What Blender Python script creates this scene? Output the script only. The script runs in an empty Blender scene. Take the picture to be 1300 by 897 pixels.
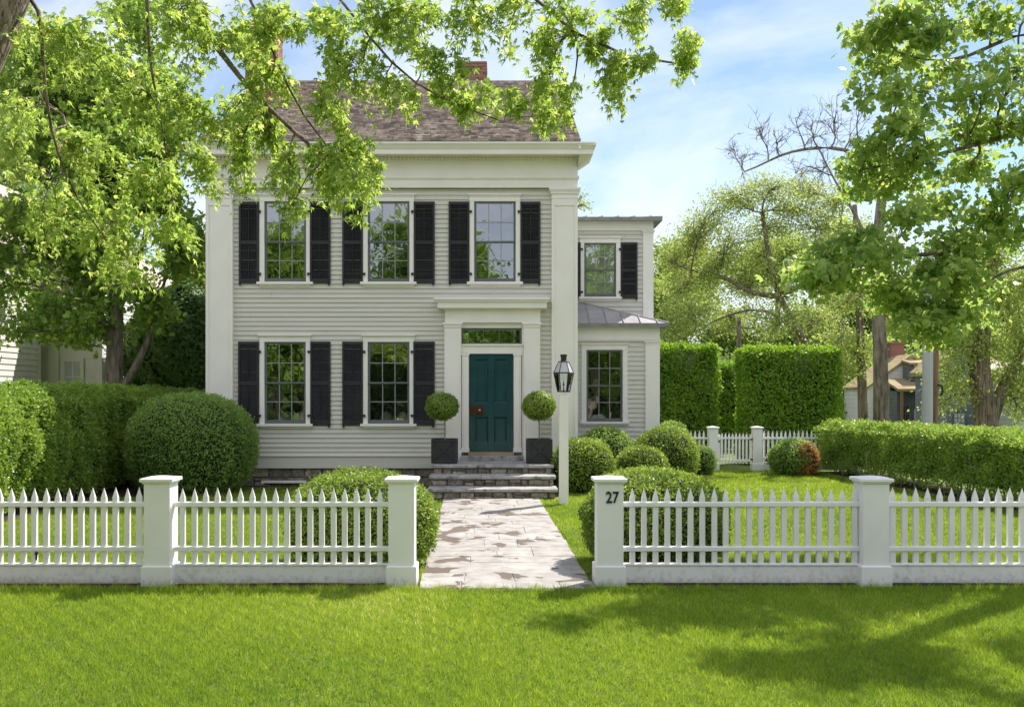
import bpy, math, random
import numpy as np
from mathutils import Vector, Matrix
R = math.radians
random.seed(7)
C = bpy.context.scene.collection
SC = bpy.context.scene
F = 1250.0
def X(px, d): return (px - 632.0) / F * d
def Z(py, d): return 2.1 + (498.0 - py) / F * d
def P(px, py, d): return (X(px, d), d, Z(py, d))

# ------------------------------------------------------------------ objects
def thing(name, label, cat, loc=(0, 0, 0), group=None):
    o = bpy.data.objects.new(name, None); C.objects.link(o)
    o.location = loc; o['label'] = label; o['category'] = cat
    o.empty_display_size = .2
    if group: o['group'] = group
    return o
def tag(o, label=None, cat=None, group=None, kind=None):
    if label: o['label'] = label
    if cat: o['category'] = cat
    if group: o['group'] = group
    if kind: o['kind'] = kind
    return o
def link(name, me, parent=None):
    o = bpy.data.objects.new(name, me); C.objects.link(o)
    if parent is not None:
        o.parent = parent
        if parent.type == 'EMPTY':
            o.matrix_parent_inverse = Matrix.Translation(-Vector(parent.location))
    return o
def copy_tree(o, parent=None):
    c = o.copy(); C.objects.link(c)
    if parent is not None: c.parent = parent
    for ch in [k for k in o.children]: copy_tree(ch, c)
    return c

class MB:
    """collects shapes in world coordinates for ONE mesh"""
    def __init__(s): s.v = []; s.f = []; s.m = []; s.T = None; s.mi = 0
    def add(s, vs, fs):
        b = len(s.v)
        if s.T: vs = [s.T(*p) for p in vs]
        s.v += [tuple(p) for p in vs]
        s.f += [tuple(b + i for i in f) for f in fs]; s.m += [s.mi] * len(fs)
    def box(s, x0, x1, y0, y1, z0, z1):
        s.add([(x0,y0,z0),(x1,y0,z0),(x1,y1,z0),(x0,y1,z0),(x0,y0,z1),(x1,y0,z1),(x1,y1,z1),(x0,y1,z1)],
              [(0,3,2,1),(4,5,6,7),(0,1,5,4),(1,2,6,5),(2,3,7,6),(3,0,4,7)])
    def frustum(s, a, z0, b, z1):
        """a, b = (x0,x1,y0,y1)"""
        s.add([(a[0],a[2],z0),(a[1],a[2],z0),(a[1],a[3],z0),(a[0],a[3],z0),(b[0],b[2],z1),(b[1],b[2],z1),(b[1],b[3],z1),(b[0],b[3],z1)],
              [(0,3,2,1),(4,5,6,7),(0,1,5,4),(1,2,6,5),(2,3,7,6),(3,0,4,7)])
    def prism(s, poly, a, b, axis='x'):
        """poly = (u,w) outline extruded between a and b along axis"""
        n = len(poly)
        def pt(t, u, w): return (t, u, w) if axis == 'x' else ((u, t, w) if axis == 'y' else (u, w, t))
        vs = [pt(a, u, w) for u, w in poly] + [pt(b, u, w) for u, w in poly]
        s.add(vs, [tuple(range(n)), tuple(range(2*n-1, n-1, -1))] + [(i, (i+1) % n, n+(i+1) % n, n+i) for i in range(n)])
    def tube(s, pts, rad, n=6, cap=True):
        pts = [Vector(p) for p in pts]; k = len(pts)
        if not hasattr(rad, '__len__'): rad = [rad]*k
        vs = []; ref = None
        for i, p in enumerate(pts):
            t = (pts[min(i+1, k-1)] - pts[max(i-1, 0)])
            t = t.normalized() if t.length > 1e-9 else Vector((0,0,1))
            if ref is None: ref = Vector((1,0,0)) if abs(t.x) < .8 else Vector((0,1,0))
            u = (ref - t*ref.dot(t)).normalized(); w = t.cross(u); ref = u
            for j in range(n):
                a = 2*math.pi*j/n
                q = p + (u*math.cos(a) + w*math.sin(a))*rad[i]
                vs.append(tuple(q))
        fs = [(i*n+j, i*n+(j+1) % n, (i+1)*n+(j+1) % n, (i+1)*n+j) for i in range(k-1) for j in range(n)]
        if cap: fs += [tuple(range(n-1, -1, -1)), tuple((k-1)*n+j for j in range(n))]
        s.add(vs, fs)
    def lathe(s, prof, c, n=16):
        k = len(prof); vs = []
        for r, z in prof:
            for j in range(n):
                a = 2*math.pi*j/n; vs.append((c[0]+r*math.cos(a), c[1]+r*math.sin(a), z))
        s.add(vs, [(i*n+j, i*n+(j+1) % n, (i+1)*n+(j+1) % n, (i+1)*n+j) for i in range(k-1) for j in range(n)] + [tuple(range(n-1,-1,-1)), tuple((k-1)*n+j for j in range(n))])
    def build(s, name, mats, parent=None, bevel=0, smooth=False):
        me = bpy.data.meshes.new(name); me.from_pydata(s.v, [], s.f)
        if not isinstance(mats, (list, tuple)): mats = [mats]
        for m in mats: me.materials.append(m)
        if len(mats) > 1: me.polygons.foreach_set('material_index', s.m)
        if smooth: me.polygons.foreach_set('use_smooth', [True]*len(s.f))
        me.validate(); me.update()
        o = link(name, me, parent)
        if bevel:
            b = o.modifiers.new('bevel', 'BEVEL'); b.width = bevel; b.segments = 1; b.limit_method = 'ANGLE'; b.angle_limit = R(50)
        return o

def np_mesh(name, V, Fc, mats, parent=None, rnd=None, midx=None, smooth=False):
    """V (n,3), Fc (m,k) faces of equal corner count (or a list of such arrays)"""
    groups = Fc if isinstance(Fc, list) else [Fc]
    me = bpy.data.meshes.new(name)
    me.vertices.add(len(V)); me.vertices.foreach_set('co', np.asarray(V, np.float32).ravel())
    nl = sum(g.size for g in groups); npoly = sum(len(g) for g in groups)
    me.loops.add(nl); me.loops.foreach_set('vertex_index', np.concatenate([g.ravel() for g in groups]).astype(np.int32))
    me.polygons.add(npoly)
    tot = np.concatenate([np.full(len(g), g.shape[1]) for g in groups]).astype(np.int32)
    me.polygons.foreach_set('loop_start', np.concatenate([[0], np.cumsum(tot)[:-1]]).astype(np.int32))
    for m in (mats if isinstance(mats, (list, tuple)) else [mats]): me.materials.append(m)
    if midx is not None: me.polygons.foreach_set('material_index', midx.astype(np.int32))
    if smooth: me.polygons.foreach_set('use_smooth', np.ones(npoly, bool))
    me.update(calc_edges=True)
    if rnd is not None:
        at = me.attributes.new('rnd', 'FLOAT', 'FACE'); at.data.foreach_set('value', rnd.astype(np.float32))
    return link(name, me, parent)

# ------------------------------------------------------------------ materials
def mat(name):
    m = bpy.data.materials.new(name); m.use_nodes = True
    nt = m.node_tree; nt.nodes.clear()
    return m, nt, nt.nodes, nt.links
def N(nd, t, **kw):
    n = nd.new(t)
    for k, v in kw.items(): setattr(n, k, v)
    return n
def rgb(c): return (c[0], c[1], c[2], 1)
def surf(name, c1, c2=None, scale=6, rough=.6, bump=0, bscale=40, detail=5, stretch=(1,1,1), spec=.4, c3=None, s3=60, lo=.35, hi=.65, island=0, metal=0, bdist=.02, coat=0):
    m, nt, nd, lk = mat(name)
    out = N(nd, 'ShaderNodeOutputMaterial'); b = N(nd, 'ShaderNodeBsdfPrincipled')
    lk.new(b.outputs[0], out.inputs[0])
    b.inputs['Roughness'].default_value = rough; b.inputs['Specular IOR Level'].default_value = spec
    b.inputs['Metallic'].default_value = metal; b.inputs['Coat Weight'].default_value = coat
    tc = N(nd, 'ShaderNodeTexCoord'); mp = N(nd, 'ShaderNodeMapping'); mp.inputs['Scale'].default_value = stretch
    geo = N(nd, 'ShaderNodeNewGeometry')
    lk.new(tc.outputs['Object'], mp.inputs[0])
    col = None
    if c2 is None: c2 = tuple(x*.85 for x in c1)
    no = N(nd, 'ShaderNodeTexNoise'); no.inputs['Scale'].default_value = scale; no.inputs['Detail'].default_value = detail
    lk.new(mp.outputs[0], no.inputs['Vector'])
    rp = N(nd, 'ShaderNodeValToRGB'); rp.color_ramp.elements[0].position = lo; rp.color_ramp.elements[1].position = hi
    rp.color_ramp.elements[0].color = rgb(c1); rp.color_ramp.elements[1].color = rgb(c2)
    lk.new(no.outputs[0], rp.inputs[0]); col = rp.outputs[0]
    if c3 is not None:
        n3 = N(nd, 'ShaderNodeTexNoise'); n3.inputs['Scale'].default_value = s3; n3.inputs['Detail'].default_value = 3
        lk.new(mp.outputs[0], n3.inputs['Vector'])
        r3 = N(nd, 'ShaderNodeValToRGB'); r3.color_ramp.elements[0].position = .52; r3.color_ramp.elements[1].position = .68
        lk.new(n3.outputs[0], r3.inputs[0])
        mx = N(nd, 'ShaderNodeMix', data_type='RGBA'); lk.new(r3.outputs[0], mx.inputs[0]); lk.new(col, mx.inputs[6]); mx.inputs[7].default_value = rgb(c3)
        col = mx.outputs[2]
    if island:
        hs = N(nd, 'ShaderNodeHueSaturation'); mr = N(nd, 'ShaderNodeMapRange')
        mr.inputs[3].default_value = 1-island; mr.inputs[4].default_value = 1+island
        lk.new(geo.outputs['Random Per Island'], mr.inputs[0]); lk.new(mr.outputs[0], hs.inputs['Value']); lk.new(col, hs.inputs['Color'])
        mth = N(nd, 'ShaderNodeMath', operation='MULTIPLY'); mth.inputs[1].default_value = 7.13; lk.new(geo.outputs['Random Per Island'], mth.inputs[0])
        fr = N(nd, 'ShaderNodeMath', operation='FRACT'); lk.new(mth.outputs[0], fr.inputs[0])
        mr2 = N(nd, 'ShaderNodeMapRange'); mr2.inputs[3].default_value = .48; mr2.inputs[4].default_value = .52
        lk.new(fr.outputs[0], mr2.inputs[0]); lk.new(mr2.outputs[0], hs.inputs['Hue'])
        col = hs.outputs[0]
    lk.new(col, b.inputs['Base Color'])
    if bump:
        nb = N(nd, 'ShaderNodeTexNoise'); nb.inputs['Scale'].default_value = bscale; nb.inputs['Detail'].default_value = 4
        lk.new(mp.outputs[0], nb.inputs['Vector'])
        bp = N(nd, 'ShaderNodeBump'); bp.inputs['Strength'].default_value = bump; bp.inputs['Distance'].default_value = bdist
        lk.new(nb.outputs[0], bp.inputs['Height']); lk.new(bp.outputs[0], b.inputs['Normal'])
    return m
def leafmat(name, c1, c2, trans=.45, tcol=None, rough=.45, spec=.4, c3=None):
    m, nt, nd, lk = mat(name)
    out = N(nd, 'ShaderNodeOutputMaterial'); b = N(nd, 'ShaderNodeBsdfPrincipled'); t = N(nd, 'ShaderNodeBsdfTranslucent'); mx = N(nd, 'ShaderNodeMixShader')
    at = N(nd, 'ShaderNodeAttribute', attribute_name='rnd')
    rp = N(nd, 'ShaderNodeValToRGB'); rp.color_ramp.elements[0].color = rgb(c1); rp.color_ramp.elements[1].color = rgb(c2)
    if c3:
        e = rp.color_ramp.elements.new(.93); e.color = rgb(c2); rp.color_ramp.elements[-1].color = rgb(c3)
    lk.new(at.outputs['Fac'], rp.inputs[0]); lk.new(rp.outputs[0], b.inputs['Base Color'])
    b.inputs['Roughness'].default_value = rough; b.inputs['Specular IOR Level'].default_value = spec
    hs = N(nd, 'ShaderNodeHueSaturation'); hs.inputs['Value'].default_value = 1.35; hs.inputs['Hue'].default_value = .485; hs.inputs['Saturation'].default_value = 1.05
    lk.new(rp.outputs[0], hs.inputs['Color']); lk.new(hs.outputs[0], t.inputs[0])
    mx.inputs[0].default_value = trans
    lk.new(b.outputs[0], mx.inputs[1]); lk.new(t.outputs[0], mx.inputs[2]); lk.new(mx.outputs[0], out.inputs[0])
    return m
def glassmat(name, refl=.32, tint=(.75,.8,.78)):
    m, nt, nd, lk = mat(name)
    out = N(nd, 'ShaderNodeOutputMaterial'); g = N(nd, 'ShaderNodeBsdfGlossy'); t = N(nd, 'ShaderNodeBsdfTransparent'); mx = N(nd, 'ShaderNodeMixShader')
    g.inputs['Roughness'].default_value = .012; g.inputs['Color'].default_value = (.95,.97,1,1); t.inputs['Color'].default_value = rgb(tint)
    lw = N(nd, 'ShaderNodeLayerWeight'); lw.inputs[0].default_value = .2
    mr = N(nd, 'ShaderNodeMapRange'); mr.inputs[3].default_value = refl; mr.inputs[4].default_value = 1
    lk.new(lw.outputs['Fresnel'], mr.inputs[0]); lk.new(mr.outputs[0], mx.inputs[0])
    tc = N(nd, 'ShaderNodeTexCoord'); nb = N(nd, 'ShaderNodeTexNoise'); nb.inputs['Scale'].default_value = 2.2; nb.inputs['Detail'].default_value = 1
    bp = N(nd, 'ShaderNodeBump'); bp.inputs['Strength'].default_value = .12; bp.inputs['Distance'].default_value = .03
    lk.new(tc.outputs['Object'], nb.inputs['Vector']); lk.new(nb.outputs[0], bp.inputs['Height']); lk.new(bp.outputs[0], g.inputs['Normal'])
    lk.new(t.outputs[0], mx.inputs[1]); lk.new(g.outputs[0], mx.inputs[2]); lk.new(mx.outputs[0], out.inputs[0])
    return m

M = {}
M['siding'] = surf('painted_clapboard', (.64,.61,.55), (.595,.57,.515), scale=1.5, rough=.6, bump=.15, bscale=25, stretch=(.3,1,6), bdist=.004)
M['trim'] = surf('cream_trim_paint', (.86,.815,.77), (.81,.77,.73), scale=2, rough=.5, bump=.06, bscale=20, bdist=.004)
M['wingsiding'] = surf('wing_clapboard_paint', (.62,.60,.58), (.57,.55,.53), scale=1.5, rough=.6, bump=.15, bscale=25, stretch=(.3,1,6), bdist=.004)
M['wingtrim'] = surf('wing_trim_paint', (.82,.79,.79), (.77,.745,.745), scale=2, rough=.5)
M['fence'] = surf('white_fence_paint', (.87,.84,.86), (.80,.77,.79), scale=2.5, rough=.5, bump=.1, bscale=18, lo=.4, hi=.75, bdist=.005)
M['fence_dirty'] = surf('white_fence_board_paint', (.86,.83,.85), (.78,.755,.77), scale=3, rough=.55, c3=(.70,.70,.67), s3=14, lo=.4, hi=.8, bump=.1, bscale=18, bdist=.005)
def splash(m):
    nt = m.node_tree; nd, lk = nt.nodes, nt.links; b = [n for n in nd if n.type == 'BSDF_PRINCIPLED'][0]; src = b.inputs['Base Color'].links[0].from_socket
    tc = N(nd, 'ShaderNodeTexCoord'); sx = N(nd, 'ShaderNodeSeparateXYZ'); lk.new(tc.outputs['Object'], sx.inputs[0])
    no = N(nd, 'ShaderNodeTexNoise'); no.inputs['Scale'].default_value = 22; no.inputs['Detail'].default_value = 5; lk.new(tc.outputs['Object'], no.inputs['Vector'])
    mr = N(nd, 'ShaderNodeMapRange'); mr.inputs[1].default_value = .16; mr.inputs[2].default_value = .02; mr.inputs[3].default_value = -.25; mr.inputs[4].default_value = .35; lk.new(sx.outputs[2], mr.inputs[0])
    ad = N(nd, 'ShaderNodeMath', operation='ADD'); lk.new(no.outputs[0], ad.inputs[0]); lk.new(mr.outputs[0], ad.inputs[1])
    r = N(nd, 'ShaderNodeValToRGB'); r.color_ramp.elements[0].position = .5; r.color_ramp.elements[1].position = .95; r.color_ramp.elements[1].color = (.45,.45,.45,1); lk.new(ad.outputs[0], r.inputs[0])
    mx = N(nd, 'ShaderNodeMix', data_type='RGBA'); lk.new(r.outputs[0], mx.inputs[0]); lk.new(src, mx.inputs[6]); mx.inputs[7].default_value = (.27,.25,.18,1); lk.new(mx.outputs[2], b.inputs['Base Color'])
splash(M['fence']); splash(M['fence_dirty'])
M['shutter'] = surf('black_shutter_paint', (.017,.018,.020), (.028,.029,.031), scale=3, rough=.5, spec=.35)
M['iron'] = surf('black_iron', (.012,.012,.013), (.02,.02,.02), rough=.5)
M['sash'] = surf('grey_sash_paint', (.13,.14,.145), (.11,.12,.125), rough=.45)
M['muntin'] = surf('pale_muntin_paint', (.30,.31,.31), (.26,.27,.27), rough=.45)
M['glass'] = glassmat('window_glass', .29)
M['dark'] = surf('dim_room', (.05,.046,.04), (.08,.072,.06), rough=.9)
M['pillow'] = surf('linen_cushion', (.45,.42,.36), (.35,.33,.28), rough=.9)
M['door'] = surf('teal_door_paint', (.006,.046,.060), (.009,.060,.074), scale=3, rough=.22, spec=.6, bump=.05, bscale=6, bdist=.01, coat=.3)
M['copper'] = surf('aged_copper_plate', (.09,.045,.03), (.05,.03,.022), scale=20, rough=.4, metal=.6)
M['brass'] = surf('brass_knob', (.75,.38,.15), (.6,.3,.12), rough=.25, metal=1)
M['shingle'] = surf('weathered_cedar_shingle', (.29,.235,.205), (.50,.43,.385), scale=9, rough=.85, bump=.5, bscale=60, stretch=(1,.3,.3), island=.45, lo=.3, hi=.7)
M['brick'] = surf('red_brick', (.20,.095,.07), (.30,.165,.125), scale=25, rough=.85, bump=.4, island=.3)
M['mortar'] = surf('mortar', (.36,.33,.29), (.28,.26,.23), scale=20, rough=.9)
M['stone'] = surf('grey_field_stone', (.17,.145,.115), (.34,.295,.235), scale=7, rough=.85, bump=.7, bscale=18, island=.4, c3=(.07,.06,.05), s3=30)
M['stonemortar'] = surf('stone_mortar', (.10,.09,.075), (.16,.145,.12), scale=12, rough=.95)
M['bluestone'] = surf('bluestone_tread', (.30,.29,.30), (.44,.42,.40), scale=4, rough=.6, bump=.4, bscale=14, c3=(.16,.15,.14), s3=7)
M['leadroof'] = surf('grey_metal_roof', (.36,.35,.38), (.46,.44,.46), scale=4, rough=.35, metal=.35)
M['gutter'] = surf('grey_gutter', (.20,.20,.21), (.26,.26,.27), rough=.4, metal=.3)
M['planter'] = surf('dark_planter_paint', (.022,.023,.025), (.032,.032,.035), scale=8, rough=.5)
M['soil'] = surf('garden_mulch', (.035,.022,.015), (.07,.045,.03), scale=30, rough=.95, bump=.8, bscale=60)
M['bark'] = surf('furrowed_bark', (.13,.095,.07), (.33,.26,.205), scale=10, rough=.9, bump=1, bscale=17, stretch=(1,1,.14), bdist=.09, c3=(.05,.036,.028), s3=19)
M['darkbark'] = surf('dark_bark', (.06,.045,.03), (.13,.10,.07), scale=9, rough=.9, bump=.8, bscale=14, stretch=(1,1,.25), bdist=.03)
M['greybark'] = surf('grey_bark', (.13,.105,.08), (.28,.235,.185), scale=9, rough=.9, bump=1, bscale=16, stretch=(1,1,.2), bdist=.04, c3=(.08,.065,.05), s3=14)
M['twig'] = surf('pale_twig', (.25,.20,.17), (.36,.30,.26), rough=.9)
M['polegrey'] = surf('galvanised_pole', (.42,.43,.46), (.34,.35,.38), scale=2, rough=.5, stretch=(1,1,.2))
M['polewood'] = surf('treated_pole_wood', (.20,.11,.07), (.28,.17,.11), scale=8, rough=.8, stretch=(1,1,.1))
M['bronze'] = surf('lantern_bronze', (.035,.03,.025), (.06,.05,.04), rough=.4, metal=.5)
M['lampglass'] = glassmat('lantern_glass', .12, (.97,.98,.97))
M['skyhood'] = surf('lantern_hood_glass', (.55,.56,.58), (.5,.51,.53), rough=.15)  # whitish colour stands in for sky reflected in the hood panes

# ------------------------------------------------------------------ foliage tools
rg = np.random.default_rng(11)
def unit(a): return a / np.maximum(np.linalg.norm(a, axis=-1, keepdims=True), 1e-9)
def wob(P_, s, seed=0):
    r = np.random.default_rng(seed); o = np.zeros(len(P_))
    for k in range(5):
        d = r.normal(size=3); o += np.sin(P_ @ (d*s*(1+.5*k)) + r.uniform(0, 6.28))/(1+.5*k)
    return o/2.2
# leaf templates: vertices in the leaf's own plane (x along, y across, z fold), faces
def maple_template(cut=.45, tips=((-80, .62), (-38, .86), (0, 1.0), (38, .86), (80, .62)), curl=.16):
    pts = []
    for i, (a, l) in enumerate(tips):
        a0 = R(a); pts.append((l*math.cos(a0), l*math.sin(a0), -curl*l*(1+.4*math.sin(i*2.3))))
        if i < len(tips)-1:
            am = R((a+tips[i+1][0])/2); pts.append((cut*math.cos(am), cut*math.sin(am), .03))
    V = [(0,0,0), (-.05,-.16,0)] + pts + [(-.05,.16,0)]
    n = len(V)
    Fc = [(0, i, i+1) for i in range(1, n-1)]
    return np.array(V, float), np.array(Fc)
def lobed_template():      # broad five pointed leaf, shallow cuts
    return maple_template(.62)
def leaf_template():       # pointed oval, folded along its rib
    V = [(0,0,0), (.45,-.30,.08), (1,0,-.06), (.45,.30,.08)]
    return np.array(V, float), np.array([(0,1,2,3)])
TM, TL, TO = maple_template(.34, ((-72,.42),(-33,.78),(0,1.12),(33,.78),(72,.42)), .30), lobed_template(), leaf_template()

def leaves(Pt, Nm, size, tmpl, align=.6, seed=1, droop=0, along=None, var=.35):
    """returns vertices, faces, per-face random"""
    r = np.random.default_rng(seed); n = len(Pt)
    V, Fc = tmpl
    nz = unit(Nm*align + r.normal(size=(n,3))*(1-align)*.9)
    a = r.normal(size=(n,3)) if along is None else along + r.normal(size=(n,3))*.45
    a[:,2] -= droop
    ax = unit(a - nz*np.sum(a*nz, 1, keepdims=True)); ay = np.cross(nz, ax)
    s = size*(1 + (r.random(n)-.5)*2*var)
    W = Pt[:,None,:] + s[:,None,None]*(V[None,:,0:1]*ax[:,None,:] + V[None,:,1:2]*ay[:,None,:] + V[None,:,2:3]*nz[:,None,:])
    Fa = Fc[None] + (np.arange(n)*len(V))[:,None,None]
    rn = np.repeat(r.random(n), len(Fc))
    return W.reshape(-1,3), Fa.reshape(-1, Fc.shape[1]), rn

def tube_np(pts, rad, n=5):
    pts = np.asarray(pts, float); k = len(pts)
    t = np.gradient(pts, axis=0); t = unit(t)
    ref = np.array([1.,0,0]) if abs(t[0][0]) < .8 else np.array([0,1.,0])
    u = unit(ref - t*(t@ref)[:,None]); w = np.cross(t, u)
    a = np.arange(n)*2*np.pi/n
    V = pts[:,None] + (u[:,None]*np.cos(a)[None,:,None] + w[:,None]*np.sin(a)[None,:,None])*np.asarray(rad)[:,None,None]
    i = np.arange(k-1)[:,None]*n; j = np.arange(n)[None]
    Fc = np.stack([i+j, i+(j+1)%n, i+n+(j+1)%n, i+n+j], -1).reshape(-1,4)
    return V.reshape(-1,3), Fc
class Wood:
    def __init__(s): s.V = []; s.F = []; s.b = 0
    def add(s, pts, rad, n=5):
        v, f = tube_np(pts, rad, n); s.V.append(v); s.F.append(f+s.b); s.b += len(v)
    def build(s, name, m, parent): return np_mesh(name, np.concatenate(s.V), np.concatenate(s.F), m, parent, smooth=True)
def curve(a, b, k=7, sag=0., jit=.05, r=None, bow=None):
    """smooth wandering line from a to b"""
    r = r or rg; a = np.array(a, float); b = np.array(b, float); L = np.linalg.norm(b-a)
    t = np.linspace(0, 1, k)[:,None]
    p = a*(1-t) + b*t
    off = r.normal(size=3)*jit*L; off2 = r.normal(size=3)*jit*.6*L
    p += np.sin(t*np.pi)*off + np.sin(t*2*np.pi)*off2
    p[:,2] += (np.sin(t[:,0]*np.pi))*sag*L
    return p
def interp(poly, k):
    poly = np.array(poly, float)
    d = np.r_[0, np.cumsum(np.linalg.norm(np.diff(poly, axis=0), axis=1))]
    # Catmull-like smoothing by cubic resample
    tt = np.linspace(0, d[-1], k)
    out = np.stack([np.interp(tt, d, poly[:,i]) for i in range(3)], 1)
    for _ in range(2): out[1:-1] = (out[:-2] + 2*out[1:-1] + out[2:])/4
    return out

def clump_tree(name, label, cat, trunk, trunk_r, clumps, lm, wood, tmpl=TO, lsize=.1, twigs=14, per=40, spread=.28, group=None,
               seed=3, droop=.3, limbs=(), twig_r=.012, align=.35, flat=.5, hang=0., limb_r=.05, tw_mat=None, side=9, along_twig=True, tstart=.35, sub=0):
    """trunk: polyline; clumps: (centre, (rx,ry,rz), weight). A limb runs from the trunk (or an explicit limb) to each clump,
    twigs fan out of it and carry leaves along their outer part."""
    r = np.random.default_rng(seed)
    root = thing(name, label, cat, (trunk[0][0], trunk[0][1], 0), group)
    w = Wood(); tp = interp(trunk, 16)
    rr = np.linspace(1, .42, 16)*trunk_r; rr[0] *= 1.35; rr[1] *= 1.1
    w.add(tp, rr, side)
    nodes = [tp[i] for i in range(int(16*tstart), 16)]; nr = [rr[i] for i in range(int(16*tstart), 16)]
    for L, lr in limbs:
        lp = interp(L, 14); lrr = np.linspace(1, .25, 14)*lr; w.add(lp, lrr, 7)
        nodes += [p for p in lp[3:]]; nr += [x for x in lrr[3:]]
    nodes = np.array(nodes); nr = np.array(nr)
    LP, LN, LA = [], [], []
    for c, rad, wt in clumps:
        c = np.array(c, float); rad = np.array(rad, float)
        d = np.linalg.norm(nodes - c, axis=1) + np.maximum(0, nodes[:,2]-c[2])*(.8 if not hang else -.3)
        i = int(np.argmin(d)); a = nodes[i]
        k = 7; lp = curve(a, c, k, sag=.06, jit=.06, r=r)
        r0 = min(nr[i]*.8, limb_r*(.6+.4*np.max(rad)))
        w.add(lp, np.linspace(r0, r0*.35, k), 5)
        for t in range(int(twigs*wt)):
            s0 = lp[r.integers(2, k)]
            e = unit(r.normal(size=(1,3)))[0]; e *= r.random()**.4
            e = c + e*rad
            if hang: e[2] -= hang*r.random()*rad[2]
            tw = curve(s0, e, 6, sag=.08 if not hang else .18, jit=.06, r=r)
            w.add(tw, np.linspace(min(twig_r*1.3, r0*.5), twig_r*.3, 6), 3)
            for _s in range(sub):
                q0 = tw[r.integers(1, 5)]; dl = np.linalg.norm(e-s0)
                dv = unit((unit((e-s0)[None]) + r.normal(size=(1,3))*.75 + np.array([[0,0,.3]])))[0]
                w.add(curve(q0, q0+dv*dl*r.uniform(.25,.55), 4, jit=.1, r=r), np.linspace(twig_r*.7, twig_r*.3, 4), 3)
            n = int(per*(.6+.8*r.random()))
            if n:
                if along_twig:
                    u = r.random(n)**.7*4.2+.8; iu = u.astype(int).clip(0,4); fu = (u-iu)[:,None]
                    q = tw[iu]*(1-fu)+tw[iu+1]*fu
                else: q = np.repeat(e[None], n, 0)
                q = q + r.normal(size=(n,3))*spread*np.array([1,1,flat])
                LP.append(q); LN.append(unit(np.array([0,0,1.]) + r.normal(size=(n,3))*.25 + unit(q-c)*.5)); LA.append(unit(q-s0+1e-6))
    w.build('trunk', wood, root)
    if LP:
        Pt = np.concatenate(LP); Nm = np.concatenate(LN); Al = np.concatenate(LA)
        V, Fc, rn = leaves(Pt, Nm, lsize, tmpl, align, seed, droop, Al)
        np_mesh('crown', V, Fc, lm, root, rn)
    return root

L = {}
L['silver'] = leafmat('silver_maple_leaf', (.20,.34,.06), (.46,.60,.14), .6, c3=(.64,.66,.24), rough=.42)
L['left'] = leafmat('backlit_tree_leaf', (.15,.29,.05), (.36,.50,.10), .57)
L['norway'] = leafmat('norway_maple_leaf', (.19,.33,.08), (.41,.53,.15), .60, rough=.4, c3=(.56,.62,.20))
L['pale'] = leafmat('pale_spring_leaf', (.24,.34,.07), (.42,.50,.15), .5, c3=(.50,.50,.25))
L['bg'] = leafmat('far_tree_leaf', (.20,.31,.06), (.36,.46,.12), .5)
L['bgdark'] = leafmat('far_shaded_leaf', (.12,.21,.05), (.24,.34,.09), .45)
L['ever'] = leafmat('evergreen_spray', (.07,.15,.04), (.17,.29,.08), .3)
L['box'] = leafmat('boxwood_leaf', (.08,.17,.025), (.36,.48,.08), .38, c3=(.58,.60,.16))
L['boxdark'] = leafmat('dark_boxwood_leaf', (.11,.23,.045), (.38,.53,.13), .42)
L['hedge'] = leafmat('privet_leaf', (.13,.25,.045), (.36,.50,.09), .45, rough=.32, c3=(.58,.62,.18))
L['horn'] = leafmat('hornbeam_leaf', (.11,.25,.028), (.30,.46,.05), .5)
L['dead'] = leafmat('scorched_boxwood_leaf', (.36,.19,.06), (.55,.33,.12), .35)
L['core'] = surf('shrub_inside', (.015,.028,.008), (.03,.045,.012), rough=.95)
L['grass'] = leafmat('lawn_grass', (.09,.20,.022), (.38,.50,.06), .45, rough=.6, spec=.12, c3=(.66,.62,.28))

def ell_points(c, rad, n, seed, zmin=0.02, bump=.05, bs=5., p=2.0):
    r = np.random.default_rng(seed); d = unit(r.normal(size=(n*2,3)))
    k = (np.abs(d)**p).sum(1)**(-1/p)
    q = d*k[:,None]; amp = 1 + bump*wob(q*np.max(rad), bs, seed) + .032*wob(q*np.max(rad), 17., seed+2) + r.normal(size=len(q))*.012
    pt = np.array(c) + q*np.array(rad)*amp[:,None]
    keep = pt[:,2] > zmin
    nm = unit(q/np.array(rad))
    return pt[keep][:n], nm[keep][:n]
def ell_core(c, rad, seed, s=.93, bump=.05, bs=5., p=2.0, zmin=0.0):
    a = np.linspace(0, 2*np.pi, 33)[:-1]; b = np.linspace(-np.pi/2, np.pi/2, 17)
    A, B = np.meshgrid(a, b); d = np.stack([np.cos(B)*np.cos(A), np.cos(B)*np.sin(A), np.sin(B)], -1).reshape(-1,3)
    k = (np.abs(d)**p).sum(1)**(-1/p); q = d*k[:,None]
    amp = 1 + bump*wob(q*np.max(rad), bs, seed)
    V = np.array(c) + q*np.array(rad)*amp[:,None]*s; V[:,2] = np.maximum(V[:,2], zmin)
    n = 32; i = (np.arange(16)[:,None]*n); j = np.arange(n)[None]
    Fc = np.stack([i+j, i+(j+1)%n, i+n+(j+1)%n, i+n+j], -1).reshape(-1,4)
    return V, Fc
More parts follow.
